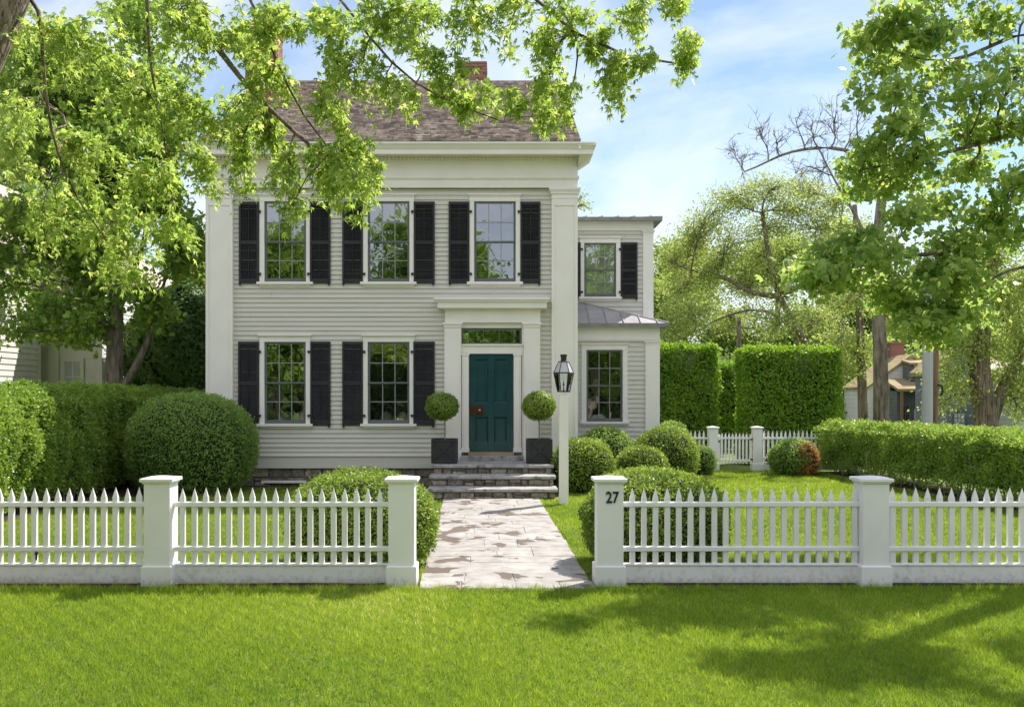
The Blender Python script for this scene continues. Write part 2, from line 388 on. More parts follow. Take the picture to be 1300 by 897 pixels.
def shrub(name, label, cat, c, rad, lm, dens=1500, lsize=.035, seed=5, group=None, parent=None, bump=.05, bs=5., p=2.0, zmin=.02, nm=None, layers=2):
    area = 4*np.pi*((rad[0]*rad[1])**1.6/3 + (rad[0]*rad[2])**1.6/3 + (rad[1]*rad[2])**1.6/3)**(1/1.6)
    n = int(area*dens*.7)
    Vs, Fs, rs = [], [], []; b = 0
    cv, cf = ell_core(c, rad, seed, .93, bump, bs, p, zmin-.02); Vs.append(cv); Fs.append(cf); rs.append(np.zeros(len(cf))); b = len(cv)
    for k in range(layers):
        pt, no = ell_points(c, np.array(rad)*(1-.03*k), n, seed, zmin, bump, bs, p)
        pt = pt + no*np.random.default_rng(seed+9+k).normal(size=(len(pt),1))*lsize*.55
        v, f, rn = leaves(pt, no, lsize*1.15, TO, .22, seed+k, 0, var=.5, along=no*.35+np.random.default_rng(seed+k).normal(size=no.shape)*.6)
        rn = np.clip(rn*.6 + .4*(.5+.5*wob(pt, 3., seed))[...] , 0, 1)
        Vs.append(v); Fs.append(f+b); rs.append(rn); b += len(v)
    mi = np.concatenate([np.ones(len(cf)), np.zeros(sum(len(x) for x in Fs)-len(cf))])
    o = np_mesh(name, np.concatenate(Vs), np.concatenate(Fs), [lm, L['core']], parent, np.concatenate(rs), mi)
    if parent is None: tag(o, label, cat, group)
    return o
def hedge(name, label, a, b, width, h, lm, dens=1300, lsize=.04, seed=9, group=None, bump=.05, z0=0.1, fade=0., cat='hedge', edge=.12, stems=0, layers=2, h2=None, align=.4):
    """clipped hedge along the ground line a-b"""
    a = np.array(a, float); b = np.array(b, float); Lh = np.linalg.norm(b-a); t = (b-a)/Lh; s = np.array([t[1], -t[0]])
    h2 = h2 or h
    r = np.random.default_rng(seed)
    areas = np.array([Lh*width, Lh*h, Lh*h, width*h, width*h]); n = (areas*dens).astype(int)
    U, Wd, H, NN = [], [], [], []
    for k in range(5):
        q = r.random((n[k], 2))
        if k == 0: U.append(q[:,0]); Wd.append(q[:,1]); H.append(np.ones(n[k])); NN.append(np.tile([0,0,1.], (n[k],1)))
        elif k < 3: U.append(q[:,0]); Wd.append(np.full(n[k], float(k-1))); H.append(q[:,1]); NN.append(np.tile([0, 2.*(k-1)-1, 0], (n[k],1)))
        else: U.append(np.full(n[k], float(k-3))); Wd.append(q[:,0]); H.append(q[:,1]); NN.append(np.tile([2.*(k-3)-1, 0, 0], (n[k],1)))
    U = np.concatenate(U); Wd = np.concatenate(Wd); H = np.concatenate(H); NN = np.concatenate(NN)
    # round the upper edges
    hh = h + (h2-h)*U
    l = (U-.5)*Lh; d = (Wd-.5)*width; z = z0 + H*(hh-z0)
    k = np.maximum(0, (np.abs(d)-(width/2-edge))/edge)*np.maximum(0, (z-(hh-edge))/edge)
    z -= k*edge*.55; d -= np.sign(d)*k*edge*.3; l -= np.sign(l)*np.maximum(0,(np.abs(l)-(Lh/2-edge))/edge)*np.maximum(0,(z-(hh-edge))/edge)*edge*.4
    c = (a+b)/2
    Nw = np.stack([NN[:,0]*t[0]+NN[:,1]*s[0], NN[:,0]*t[1]+NN[:,1]*s[1], NN[:,2]], 1)
    Pt = np.stack([c[0]+l*t[0]+d*s[0], c[1]+l*t[1]+d*s[1], z], 1)
    Pt += Nw*(bump*wob(Pt, 3., seed) + bump*.5*wob(Pt, 9., seed+1) - .02)[:,None]
    if fade:   # leggy foot: fewer leaves near the ground
        kp = r.random(len(Pt)) < np.clip((Pt[:,2]-.02)/fade, .12, 1)**.9; Pt = Pt[kp]; Nw = Nw[kp]
    Vs, Fs, rs = [], [], []; bb = 0
    m = MB(); g = .07+bump*1.3; zf = max(z0, fade*.75)
    cor = [(-Lh/2+g, -width/2+g), (Lh/2-g, -width/2+g), (Lh/2-g, width/2-g), (-Lh/2+g, width/2-g)]
    cv = [(c[0]+u*t[0]+v*s[0], c[1]+u*t[1]+v*s[1], zz) for zz in (zf, None) for (u, v) in cor]
    cv = [(x, y, (zz if zz is not None else (h if i in (4,7) else h2)-g)) for i, (x, y, zz) in enumerate(cv)]
    cf = np.array([(0,3,2,1),(4,5,6,7),(0,1,5,4),(1,2,6,5),(2,3,7,6),(3,0,4,7)])
    Vs.append(np.array(cv)); Fs.append(cf); rs.append(np.zeros(6)); bb = 8; nc = 6
    if stems:
        for i in range(stems):
            u = r.uniform(-Lh/2+.05, Lh/2-.05); v = r.uniform(-width/2+.1, width/2-.1)
            x, y = c[0]+u*t[0]+v*s[0], c[1]+u*t[1]+v*s[1]
            tv, tf = tube_np(curve((x,y,0), (x+r.normal()*.12, y+r.normal()*.12, h*.7), 4, jit=.08, r=r), np.linspace(.016,.008,4), 4)
            Vs.append(tv); Fs.append(tf+bb); rs.append(np.zeros(len(tf))); bb += len(tv); nc += len(tf)
    for k in range(layers):
        pk = Pt - Nw*.05*k + Nw*r.normal(size=(len(Pt),1))*lsize*.6 + Nw*(.03*wob(Pt, 20., seed+6))[:,None]
        v, f, rn = leaves(pk, Nw, lsize, TO, align, seed+k, 0, along=Nw*.35+r.normal(size=Nw.shape)*.6, var=.45)
        rn = np.clip(rn*.65 + .35*(.5+.5*wob(pk, 2.2, seed+4)), 0, 1)
        Vs.append(v); Fs.append(f+bb); rs.append(rn); bb += len(v)
    tot = sum(len(x) for x in Fs); mi = np.zeros(tot); mi[:nc] = 1
    if stems: mi[6:nc] = 2
    o = np_mesh(name, np.concatenate(Vs), np.concatenate(Fs), [lm, L['core'], M['twig']], None, np.concatenate(rs), mi)
    return tag(o, label, cat, group)
#==PART2==
# ================================================================== SETTING
def sheet(name, poly, z, m, kind='structure'):
    mb = MB(); mb.add([(x, y, z) for x, y in poly], [tuple(range(len(poly)))])
    return tag(mb.build(name, m), kind=kind)
M['earth'] = surf('lawn_soil', (.10,.15,.015), (.17,.21,.03), scale=1.2, rough=.95, c3=(.10,.11,.035), s3=8)
M['asphalt'] = surf('asphalt', (.05,.05,.052), (.07,.07,.07), scale=6, rough=.9)
sheet('ground', [(-400,-60),(400,-60),(400,900),(-400,900)], 0, M['earth'])
sheet('road', [(-400,-9),(400,-9),(400,-1.5),(-400,-1.5)], .006, M['asphalt'])
# mulch bed around the shrubs by the house
M['mulch'] = M['soil']
sheet('planting_bed', [(1.25,20.2),(3.0,20.0),(4.3,21.0),(5.6,24.6),(5.2,26.0),(3.2,26.2),(1.9,24.7),(1.8,21.9),(1.25,21.9)], .008, M['soil'])
sheet('planting_bed', [(-9.9,12.6),(-8.0,12.6),(-7.9,19.2),(-6.6,19.7),(-4.6,20.4),(-1.45,21.4),(-1.45,22.0),(-6.6,22.0),(-10,26)], .008, M['soil'])
sheet('planting_bed', [(8.0,26.1),(9.0,14.0),(10.8,14.0),(9.8,26.1)], .008, M['soil'])
sheet('planting_bed', [(-7.0,10.47),(-.86,10.47),(-.86,11.2),(-1.0,11.4),(-7,10.78)], .008, M['soil'])
sheet('planting_bed', [(1.03,10.47),(7.2,10.47),(7.2,10.78),(3.0,11.0),(1.1,11.6),(.99,11.2)], .008, M['soil'])

# flagstone walk
def wcx(y): return .095 - .026*(y-10.63)
def path_mat():
    m, nt, nd, lk = mat('pale_flagstone')
    out = N(nd, 'ShaderNodeOutputMaterial'); b = N(nd, 'ShaderNodeBsdfPrincipled'); lk.new(b.outputs[0], out.inputs[0]); b.inputs['Roughness'].default_value = .7
    tc = N(nd, 'ShaderNodeTexCoord'); geo = N(nd, 'ShaderNodeNewGeometry')
    n1 = N(nd, 'ShaderNodeTexNoise'); n1.inputs['Scale'].default_value = 5; n1.inputs['Detail'].default_value = 6
    r1 = N(nd, 'ShaderNodeValToRGB'); r1.color_ramp.elements[0].color = (.25,.232,.215,1); r1.color_ramp.elements[1].color = (.38,.355,.34,1)
    r1.color_ramp.elements[0].position = .3; r1.color_ramp.elements[1].position = .6
    lk.new(tc.outputs['Object'], n1.inputs['Vector']); lk.new(n1.outputs[0], r1.inputs[0])
    # slate-brown worn patches
    n2 = N(nd, 'ShaderNodeTexNoise'); n2.inputs['Scale'].default_value = 1.75; n2.inputs['Detail'].default_value = 3.2; n2.inputs['Roughness'].default_value = .55; n2.inputs['Distortion'].default_value = .3
    mp = N(nd, 'ShaderNodeMapping'); mp.inputs['Scale'].default_value = (1.15,1.0,1); mp.inputs['Location'].default_value = (3.3,1.2,0)
    lk.new(tc.outputs['Object'], mp.inputs[0]); lk.new(mp.outputs[0], n2.inputs['Vector'])
    r2 = N(nd, 'ShaderNodeValToRGB'); r2.color_ramp.elements[0].position = .556; r2.color_ramp.elements[1].position = .578
    sx = N(nd, 'ShaderNodeSeparateXYZ'); lk.new(tc.outputs['Object'], sx.inputs[0])
    mrx = N(nd, 'ShaderNodeMapRange'); mrx.inputs[1].default_value = .0; mrx.inputs[2].default_value = .9; mrx.inputs[3].default_value = 0; mrx.inputs[4].default_value = -.05
    lk.new(sx.outputs[0], mrx.inputs[0]); ad = N(nd, 'ShaderNodeMath', operation='ADD'); lk.new(n2.outputs[0], ad.inputs[0]); lk.new(mrx.outputs[0], ad.inputs[1])
    lk.new(ad.outputs[0], r2.inputs[0])
    mx = N(nd, 'ShaderNodeMix', data_type='RGBA'); lk.new(r2.outputs[0], mx.inputs[0]); lk.new(r1.outputs[0], mx.inputs[6]); mx.inputs[7].default_value = (.115,.085,.065,1)
    hs = N(nd, 'ShaderNodeHueSaturation'); mr = N(nd, 'ShaderNodeMapRange'); mr.inputs[3].default_value = .92; mr.inputs[4].default_value = 1.08
    lk.new(geo.outputs['Random Per Island'], mr.inputs[0]); lk.new(mr.outputs[0], hs.inputs['Value']); lk.new(mx.outputs[2], hs.inputs['Color'])
    lk.new(hs.outputs[0], b.inputs['Base Color'])
    bp = N(nd, 'ShaderNodeBump'); bp.inputs['Strength'].default_value = .5; bp.inputs['Distance'].default_value = .01
    n3 = N(nd, 'ShaderNodeTexNoise'); n3.inputs['Scale'].default_value = 14; lk.new(tc.outputs['Object'], n3.inputs['Vector'])
    lk.new(n3.outputs[0], bp.inputs['Height']); lk.new(bp.outputs[0], b.inputs['Normal'])
    return m
M['flag'] = path_mat()
M['joint'] = surf('walk_joint', (.42,.37,.33), (.30,.25,.21), scale=3, rough=.95)
mb = MB(); y = 10.42; rnd = random.Random(4)
mb.mi = 1
mb.add([(wcx(10.4)-.93,10.4,.004),(wcx(10.4)+.93,10.4,.004),(wcx(19.6)+.93,19.6,.004),(wcx(19.6)-.93,19.6,.004),
        (wcx(10.4)-.93,10.4,.020),(wcx(10.4)+.93,10.4,.020),(wcx(19.6)+.93,19.6,.020),(wcx(19.6)-.93,19.6,.020)],
       [(0,3,2,1),(4,5,6,7),(0,1,5,4),(1,2,6,5),(2,3,7,6),(3,0,4,7)])
mb.mi = 0
while y < 19.3:
    dy = rnd.uniform(.32, .72); y1 = min(y+dy, 19.34)
    if 19.34-y1 < .25: y1 = 19.34
    xs = [-.935]; 
    while xs[-1] < .935:
        nx = xs[-1]+rnd.uniform(.38, .95)
        xs.append(.935 if .935-nx < .3 else nx)
    for a, b in zip(xs, xs[1:]):
        g = .0035; c0, c1 = wcx(y), wcx(y1); j = lambda: rnd.uniform(-.012, .012); e0 = j() if a <= -.93 else 0; e1 = j() if b >= .93 else 0
        zt = .030 + rnd.uniform(-.002, .002)
        q = [(c0+a+g+e0,y+g),(c0+b-g+e1,y+g),(c1+b-g+e1,y1-g),(c1+a+g+e0,y1-g)]
        q = [(u+j()*.9, v+j()*.9) for u, v in q]
        mb.add([(u,v,.012) for u,v in q]+[(u,v,zt) for u,v in q], [(4,5,6,7),(0,1,5,4),(1,2,6,5),(2,3,7,6),(3,0,4,7)])
    y = y1
tag(mb.build('path', [M['flag'], M['joint']], bevel=.004), kind='structure')

# ================================================================== MASONRY helper
def masonry(mb, x0, x1, y, z0, z1, rows, wmin, wmax, depth=.05, gap=.012, seed=1, jit=.02, mortar_back=.0):
    r = random.Random(seed); h = (z1-z0)/rows
    for i in range(rows):
        za, zb = z0+i*h+gap/2, z0+(i+1)*h-gap/2; x = x0
        while x < x1-1e-4:
            w = r.uniform(wmin, wmax)
            nx = x+w
            if x1-nx < wmin*.7: nx = x1
            d = r.uniform(-jit, jit)*.5; k = r.uniform(0,.012)
            if w > wmin*1.3 and rows <= 2 and r.random() < .35 and zb-za > .1:   # split stone in two thin ones
                zm = za+(zb-za)*r.uniform(.35,.65)
                pr = [(za, zm-gap/2), (zm+gap/2, zb)]
            else: pr = [(za, zb)]
            sk = r.uniform(-.009,.009)
            for p, q in pr:
                a, b = x+gap/2+r.uniform(0,.006), nx-gap/2-r.uniform(0,.006); p += r.uniform(0,.006); q -= r.uniform(0,.008)
                mb.add([(a,y+depth,p),(b,y+depth,p),(b,y+depth,q),(a,y+depth,q),(a+k+max(sk,0),y-d,p+k*.5),(b-k,y-d,p+.3*k),(b-.5*k+min(sk,0),y-d,q-k),(a+.7*k,y-d,q-k*.6)],
                       [(4,5,6,7),(0,1,5,4),(1,2,6,5),(2,3,7,6),(3,0,4,7)])
            x = nx

_cr = random.Random(55)
def clap(mb, x0, x1, y, z0, z1, ex, holes=(), t=.027, seed=0):
    """lapped boards facing -y"""
    z = z0
    while z < z1-1e-4:
        zt = min(z+ex, z1)
        br = sorted({z, zt} | {h for H in holes for h in H[2:4] if z < h < zt})
        for za, zb in zip(br, br[1:]):
            segs = [(x0, x1)]; mid = (za+zb)/2
            for hx0, hx1, hz0, hz1 in holes:
                if hz0 < mid < hz1:
                    ns = []
                    for a, b in segs:
                        if hx1 <= a or hx0 >= b: ns.append((a, b)); continue
                        if a < hx0: ns.append((a, hx0))
                        if b > hx1: ns.append((hx1, b))
                    segs = ns
            fa = t*(1-(za-z)/ex)+.003; fb = t*(1-(zb-z)/ex)+.003
            sg2 = []
            for a, b in segs:
                if b-a > 1.3 and len(br) == 2:
                    c_ = _cr.uniform(a+.25, b-.25); sg2 += [(a, c_-.0015), (c_+.0015, b)]
                else: sg2.append((a, b))
            for a, b in sg2:
                e_ = _cr.uniform(-.0015, .0015); fa += e_; fb += e_
                mb.add([(a,y-fa,za),(b,y-fa,za),(b,y-fb,zb),(a,y-fb,zb),(a,y+.03,za),(b,y+.03,za),(b,y+.03,zb),(a,y+.03,zb)],
                       [(0,1,2,3),(0,4,5,1),(1,5,6,2),(2,6,7,3),(3,7,4,0),(4,7,6,5)])
        z = zt

def shutter(parent, x0, x1, z0, z1, y, hinge_right, seed=0, bright=None):
    mb = MB(); s = .045; zm = z0+(z1-z0)*.5; yb, yf = y-.022, y-.062
    mb.box(x0, x0+s, yf, yb, z0, z1); mb.box(x1-s, x1, yf, yb, z0, z1)
    for a, b in ((z0+.0, z0+.10), (zm-.04, zm+.04), (z1-.07, z1)): mb.box(x0+s, x1-s, yf+.002, yb, a, b)
    for za, zb in ((z0+.10, zm-.04), (zm+.04, z1-.07)):
        n = max(4, int((zb-za)/.042)); h = (zb-za)/n
        for i in range(n):
            zc = za+(i+.5)*h
            mb.add([(x0+s,yf+.006,zc-h*.55),(x1-s,yf+.006,zc-h*.55),(x1-s,yb-.002,zc+h*.45),(x0+s,yb-.002,zc+h*.45),
                    (x0+s,yf+.011,zc-h*.62),(x1-s,yf+.011,zc-h*.62),(x1-s,yb,zc+h*.38),(x0+s,yb,zc+h*.38)],
                   [(0,1,2,3),(7,6,5,4),(0,4,5,1),(3,2,6,7)])
        xm = (x0+x1)/2; mb.box(xm-.006, xm+.006, yf-.012, yf+.004, za+.02, zb-.02)
    sh = mb.build('shutter', M['shutter'], parent)
    hx = x1 if hinge_right else x0; sg = 1 if hinge_right else -1
    for zz in (z0+.17*(z1-z0)*.7, z1-.17*(z1-z0)*.7):
        h = MB(); h.box(min(hx-sg*.03,hx+sg*.06), max(hx-sg*.03,hx+sg*.06), yf-.016, yf-.003, zz-.018, zz+.018); h.box(min(hx+sg*.02,hx+sg*.05), max(hx+sg*.02,hx+sg*.05), yf-.018, yf-.002, zz-.045, zz+.02)
        h.build('hinge', M['iron'], sh)
    h = MB(); ox = x0+.03 if hinge_right else x1-.03
    h.box(ox-.012, ox+.012, yf-.03, yf+.01, z0-.055, z0+.02); h.box(ox-.03, ox+.03, yf-.034, yf-.02, z0-.03, z0-.012)
    h.build('shutter_hook', M['iron'], sh)
    return sh

def window(parent, x0, x1, z0, z1, y, cols=3, rws=2, cas=.10, head=.15, sill=.10, cap=.055, shutters=(), sx=None, pillow=0, glass=None, trim='trim', open_room=True):
    """x0..x1, z0..z1 = sash opening; y = wall plane"""
    T = M[trim]; yc = y-.045
    c = MB()
    c.box(x0-cas, x0, yc, y+.06, z0, z1); c.box(x1, x1+cas, yc, y+.06, z0, z1)
    c.box(x0-cas, x1+cas, yc-.003, y+.06, z1, z1+head)
    c.box(x0-cas-.03, x1+cas+.03, yc-.05, y, z1+head, z1+head+.03); c.box(x0-cas-.012, x1+cas+.012, yc-.025, y, z1+head-.025, z1+head)
    w = c.build('window', T, parent, bevel=.004)
    s = MB(); s.box(x0-cas-cap, x1+cas+cap, y-.11, y+.06, z0-sill*.55, z0); s.box(x0-cas, x1+cas, y-.05, y, z0-sill, z0-sill*.55)
    s.build('sill', T, w, bevel=.004)
    f = MB(); zm = (z0+z1)/2; fw = .05
    for (za, zb, yy) in ((zm-.02, z1, y-.012), (z0, zm+.02, y+.018)):
        f.box(x0, x0+fw, yy, yy+.035, za, zb); f.box(x1-fw, x1, yy, yy+.035, za, zb)
        f.box(x0+fw, x1-fw, yy+.001, yy+.035, zb-(.045 if zb == z1 else .04), zb); f.box(x0+fw, x1-fw, yy+.001, yy+.035, za, za+(.085 if za == z0 else .04))
    f.build('sash', M['sash'], w)
    m = MB(); pn = MB()
    for (za, zb, yy) in ((zm+.02, z1-.045, y-.012), (z0+.085, zm-.02, y+.018)):
        for i in range(1, cols):
            xx = x0+fw+(x1-x0-2*fw)*i/cols; m.box(xx-.009, xx+.009, yy+.004, yy+.03, za, zb)
        for i in range(1, rws):
            zz = za+(zb-za)*i/rws; m.box(x0+fw, x1-fw, yy+.006, yy+.028, zz-.009, zz+.009)
        # each light of old glass leans a hair differently
        rr_ = random.Random(int(abs(x0*131+zz*17)*1000))
        for i in range(cols):
            for j in range(rws):
                a = x0+fw+(x1-x0-2*fw)*i/cols; b = x0+fw+(x1-x0-2*fw)*(i+1)/cols; p = za+(zb-za)*j/rws; q = za+(zb-za)*(j+1)/rws
                d = [rr_.uniform(-.0012, .0012) for _ in range(3)]; yy2 = yy+.017
                pn.add([(a,yy2+d[0],p),(b,yy2+d[1],p),(b,yy2+d[1]+d[2]-d[0],q),(a,yy2+d[2],q)], [(0,1,2,3)])
    m.build('muntin', M['muntin'], w); pn.build('pane', M['glass'], w)
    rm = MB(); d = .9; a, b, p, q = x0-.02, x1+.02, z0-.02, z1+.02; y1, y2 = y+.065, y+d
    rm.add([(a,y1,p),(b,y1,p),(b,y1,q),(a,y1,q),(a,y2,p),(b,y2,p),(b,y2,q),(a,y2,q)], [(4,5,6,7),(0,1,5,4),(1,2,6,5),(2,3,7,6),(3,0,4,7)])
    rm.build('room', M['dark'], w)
    for k in range(pillow):
        q = MB(); xx = x0+(x1-x0)*(.42, .82)[k]; q.lathe([(0,z0-.02),(.10,z0),(.15,z0+.08),(.13,z0+.18),(.05,z0+.26),(0,z0+.27)], (xx, y+.22), 10)
        q.build('cushion', M['pillow'], w, smooth=True)
    for i, sd in enumerate(shutters):
        if sd: shutter(parent, sd[0], sd[1], sx[0], sx[1], y, i == 0)
    return w

# ================================================================== MAIN HOUSE
YF = 22.05; HX0, HX1 = -6.51, 1.78; YBK = 34.6
house = thing('clapboard_house', 'two storey cream clapboard house with teal door, black shutters and shingled gable roof', 'house', (-2.4, YF, 0))
ZF = lambda py: Z(py, YF); XF = lambda px: X(px, YF)
holes = []; wins = []
up = [(336,389,329.5,(304,329),(394,420)), (467,520,461,(435,461),(525.5,552)), (602,654.7,595,(569.7,596),(660.5,686))]
for a, b, _, s1, s2 in up: wins.append((XF(a), XF(b), ZF(358), ZF(256), (XF(s1[0]), XF(s1[1])), (XF(s2[0]), XF(s2[1])), ZF(360), ZF(256.5), 0))
lo = [(336,388.5,0,(303,329),(394.5,420)), (467,520,0,(435,461),(525,552))]
for a, b, _, s1, s2 in lo: wins.append((XF(a), XF(b), ZF(537.5), ZF(434), (XF(s1[0]), XF(s1[1])), (XF(s2[0]), XF(s2[1])), ZF(539.5), ZF(433.5), 2))
for w in wins: holes.append((w[0]-.03, w[1]+.03, w[2]-.03, w[3]+.03))
DX0, DX1 = XF(586), XF(661.5)
holes.append((DX0-.1, DX1+.1, .2, ZF(412)))
mb = MB(); ZS = ZF(579); clap(mb, XF(297)-.02, XF(700)+.02, YF, ZS, 6.64, .1043, holes)
mb.T = lambda x, y, z: (HX0+.07-(YF-y), YF+(x), z)     # left gable wall faces -x
clap(mb, 0, YBK-YF, YF, ZS, 7.2, .1043)
mb.T = lambda x, y, z: (HX1-.07+(YF-y), YF+12.55-x, z)      # right gable wall faces +x
clap(mb, 0, 12.55, YF, ZS, 7.2, .1043)
mb.T = lambda x, y, z: (-x, YBK+(YF-y), z)
clap(mb, -HX1, -HX0, YF, ZS, 7.2, .15)
mb.T = None
mb.build('wall', M['siding'], house)
mb = MB(); mb.box(XF(297), XF(551), YF-.05, YF+.03, ZF(594), ZS); mb.box(XF(297), XF(551), YF-.075, YF, ZS-.005, ZS+.03)
mb.build('skirt_board', M['siding'], house, bevel=.004)
# foundation
mb = MB(); masonry(mb, HX0+.05, -1.40, YF+.01, 0.0, ZF(594), 2, .28, .62, .06, .02, 5, .02); masonry(mb, 1.19, HX1-.03, YF+.01, 0, ZF(594), 2, .25, .5, .06, .02, 6)
mb.mi = 1; mb.box(HX0+.06, HX1-.04, YF+.03, YBK-.05, -.1, ZF(594)-.002)
fo = mb.build('foundation', [M['stone'], M['stonemortar']], house, bevel=.004)
v = MB(); x0, x1 = XF(332), XF(389); z1 = ZF(609.5); z0 = .06
v.box(x0, x1, YF-.03, YF+.0, z1-.055, z1); v.box(x0, x0+.06, YF-.03, YF, z0, z1-.055); v.box(x1-.06, x1, YF-.03, YF, z0, z1-.055)
ve = v.build('vent', M['trim'], house)
v = MB(); v.box(x0+.06, x1-.06, YF-.022, YF-.012, z1-.085, z1-.055)
for i in range(9):
    xx = x0+.10+i*(x1-x0-.2)/8; v.box(xx-.022, xx+.022, YF-.020, YF-.01, z0, z1-.085)
v.build('grille', M['iron'], ve)
for i, w in enumerate(wins):
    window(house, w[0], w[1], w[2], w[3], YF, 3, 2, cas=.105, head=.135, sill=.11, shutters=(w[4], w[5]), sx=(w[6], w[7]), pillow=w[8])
# pilasters (corner)
def pilaster(x0, x1, zb, zt, yp, parent, tm, capw=.06, panel=True, name='pilaster', side=0, caph=.24, dep=.12, base=0):
    m = MB(); b = .07
    if panel:
        m.box(x0+.002, x1-.002, yp-dep+.022, yp+.02, zb, zt)
        m.box(x0, x0+b, yp-dep, yp-dep+.022, zb, zt); m.box(x1-b, x1, yp-dep, yp-dep+.022, zb, zt)
        m.box(x0+b, x1-b, yp-dep+.001, yp-dep+.022, zt-caph-.16, zt); m.box(x0+b, x1-b, yp-dep+.001, yp-dep+.022, zb, zb+.3)
        m.box(x0+b, x0+b+.012, yp-dep+.010, yp-dep+.022, zb+.3, zt-caph-.16); m.box(x1-b-.012, x1-b, yp-dep+.010, yp-dep+.022, zb+.3, zt-caph-.16)
    else: m.box(x0, x1, yp-dep, yp+.02, zb, zt)
    z = zt-caph
    for dz, h, o in ((0, .03, .012), (.10, .05, capw*.45), (.15, .03, capw*.7), (.18, .06, capw)):
        s = caph/.24
        m.box(x0-o, x1+o, yp-dep-o, yp+.02, z+dz*s, z+(dz+h)*s+(.0005 if dz == 0 else 0))
    if base: m.box(x0-.02, x1+.02, yp-dep-.02, yp+.02, zb, zb+base)
    return m.build(name, tm, parent, bevel=.003)
for a, b in ((HX0, XF(297)), (XF(700), HX1)):
    pilaster(a, b, .38, 6.66, YF, house, M['trim'])
# side returns of the corner boards
for xa_ in (HX0, HX1-.07): m = MB(); m.box(xa_, xa_+.07, YF+.02, YF+.45, .38, 6.66); m.build('corner_board', M['trim'], house)
# entablature
YE = YF-.12
m = MB()
m.box(HX0, HX1, YE, YF+.1, 6.66, 6.86); m.box(HX0-.03, HX1+.03, YE-.04, YF+.1, 6.86, 6.915); m.box(HX0-.015, HX1+.015, YE-.02, YF+.1, 6.835, 6.86)
m.box(HX0, HX1, YE, YF+.1, 6.915, 7.27)
for x0, x1 in ((HX0, HX0+.1), (HX1-.1, HX1)):
    m.box(x0, x1, YF+.1, YBK, 6.66, 7.27)
m.build('frieze', M['trim'], house, bevel=.004)
m = MB(); n = 100; sp = (HX1-HX0+.1)/n
m.box(HX0, HX1, YE-.035, YF, 7.271, 7.36)
for i in range(n):
    xx = HX0-.05+sp*(i+.5); m.box(xx-sp*.30, xx+sp*.30, YE-.10, YE-.036, 7.275, 7.355)
m.build('dentil_moulding', M['trim'], house)
m = MB(); o = .30; yf = YE-.44
# soffit / bed moulding, fascia and crown as one swept profile on the front, returned on the ends
prof = [(YF+.1,7.36),(YE-.12,7.36),(YE-.14,7.33),(yf+.06,7.335),(yf+.05,7.30),(yf,7.30),(yf,7.40),(yf-.015,7.41),(yf-.06,7.47),(yf-.10,7.51),(yf-.10,7.545),(YF+.1,7.56)]
m.prism(prof, HX0-o, HX1+o, 'x')
for sgn, xe in ((-1, HX0), (1, HX1)):
    a, b = (xe-o-.06, xe+.05) if sgn < 0 else (xe-.05, xe+o+.06)
    m.box(a, b, yf-.08, YF+.35, 7.475, 7.548)
    a, b = (xe-.16, xe) if sgn < 0 else (xe, xe+.16)
    m.add([(xe, YE, 7.10),(xe, YF+.3, 7.10),(xe+sgn*o, yf+.03, 7.30),(xe+sgn*o, YF+.3, 7.30),(xe, yf+.05, 7.335),(xe, YF+.3, 7.335)], [(0,1,3,2),(0,2,4),(1,5,3),(4,2,3,5)])
m.build('cornice', M['trim'], house, bevel=.003)
# roof: shingled front slope, plain rear slope
YE0, ZE0, YR, ZR = 21.42, 7.56, 28.1, 10.93
sl = math.hypot(YR-YE0, ZR-ZE0); uy, uz = (YR-YE0)/sl, (ZR-ZE0)/sl; RX0, RX1 = HX0-.03, HX1+.03
m = MB(); rr_ = random.Random(8); nrow = 58; exp = sl/nrow
for side_ in (0, 1):
    sg = 1 if side_ == 0 else -1
    for i in range(nrow if side_ == 0 else 30):
        e = exp if side_ == 0 else sl/30
        s0 = i*e; x = RX0
        while x < RX1-1e-4:
            w = rr_.uniform(.09, .22) if side_ == 0 else rr_.uniform(.4, .9); nx = x+w
            if RX1-nx < .08: nx = RX1
            d = rr_.uniform(-.014, .010); t0 = rr_.uniform(.028, .050); curl = rr_.uniform(0, .008)
            pts = []
            for (s, tt) in ((s0+d, t0+curl), (s0+e*1.15, .006), (s0+e*1.15, -.01), (s0+d, .001)):
                for xx in (x+.002, nx-.002):
                    yy, zz = s*uy - tt*uz, s*uz + tt*uy
                    pts.append((xx, (YE0+yy) if side_ == 0 else (2*YR-YE0-yy), ZE0+zz))
            m.add(pts, [(0,1,3,2),(6,7,1,0),(0,2,4,6),(1,7,5,3)])
            x = nx
m.mi = 0
roof = m.build('roof', M['shingle'], house)
m = MB()
m.prism([(YE0+.02, ZE0-.03), (YR, ZR-.015), (2*YR-YE0-.02, ZE0-.03)], RX0+.02, RX1-.02, 'x')
m.build('gable', M['siding'], house)
m = MB(); m.box(RX0, RX1, YR-.07, YR+.07, ZR+.0, ZR+.045); m.build('ridge_cap', M['shingle'], house)
for xe, sg in ((RX0, -1), (RX1, 1)):
    m = MB(); m.prism([(YE0, ZE0-.16), (YR, ZR-.14), (YR, ZR-.001), (YE0, ZE0-.01)], min(xe, xe-sg*.05), max(xe, xe-sg*.05), 'x')
    m.build('rake_board', M['trim'], house)
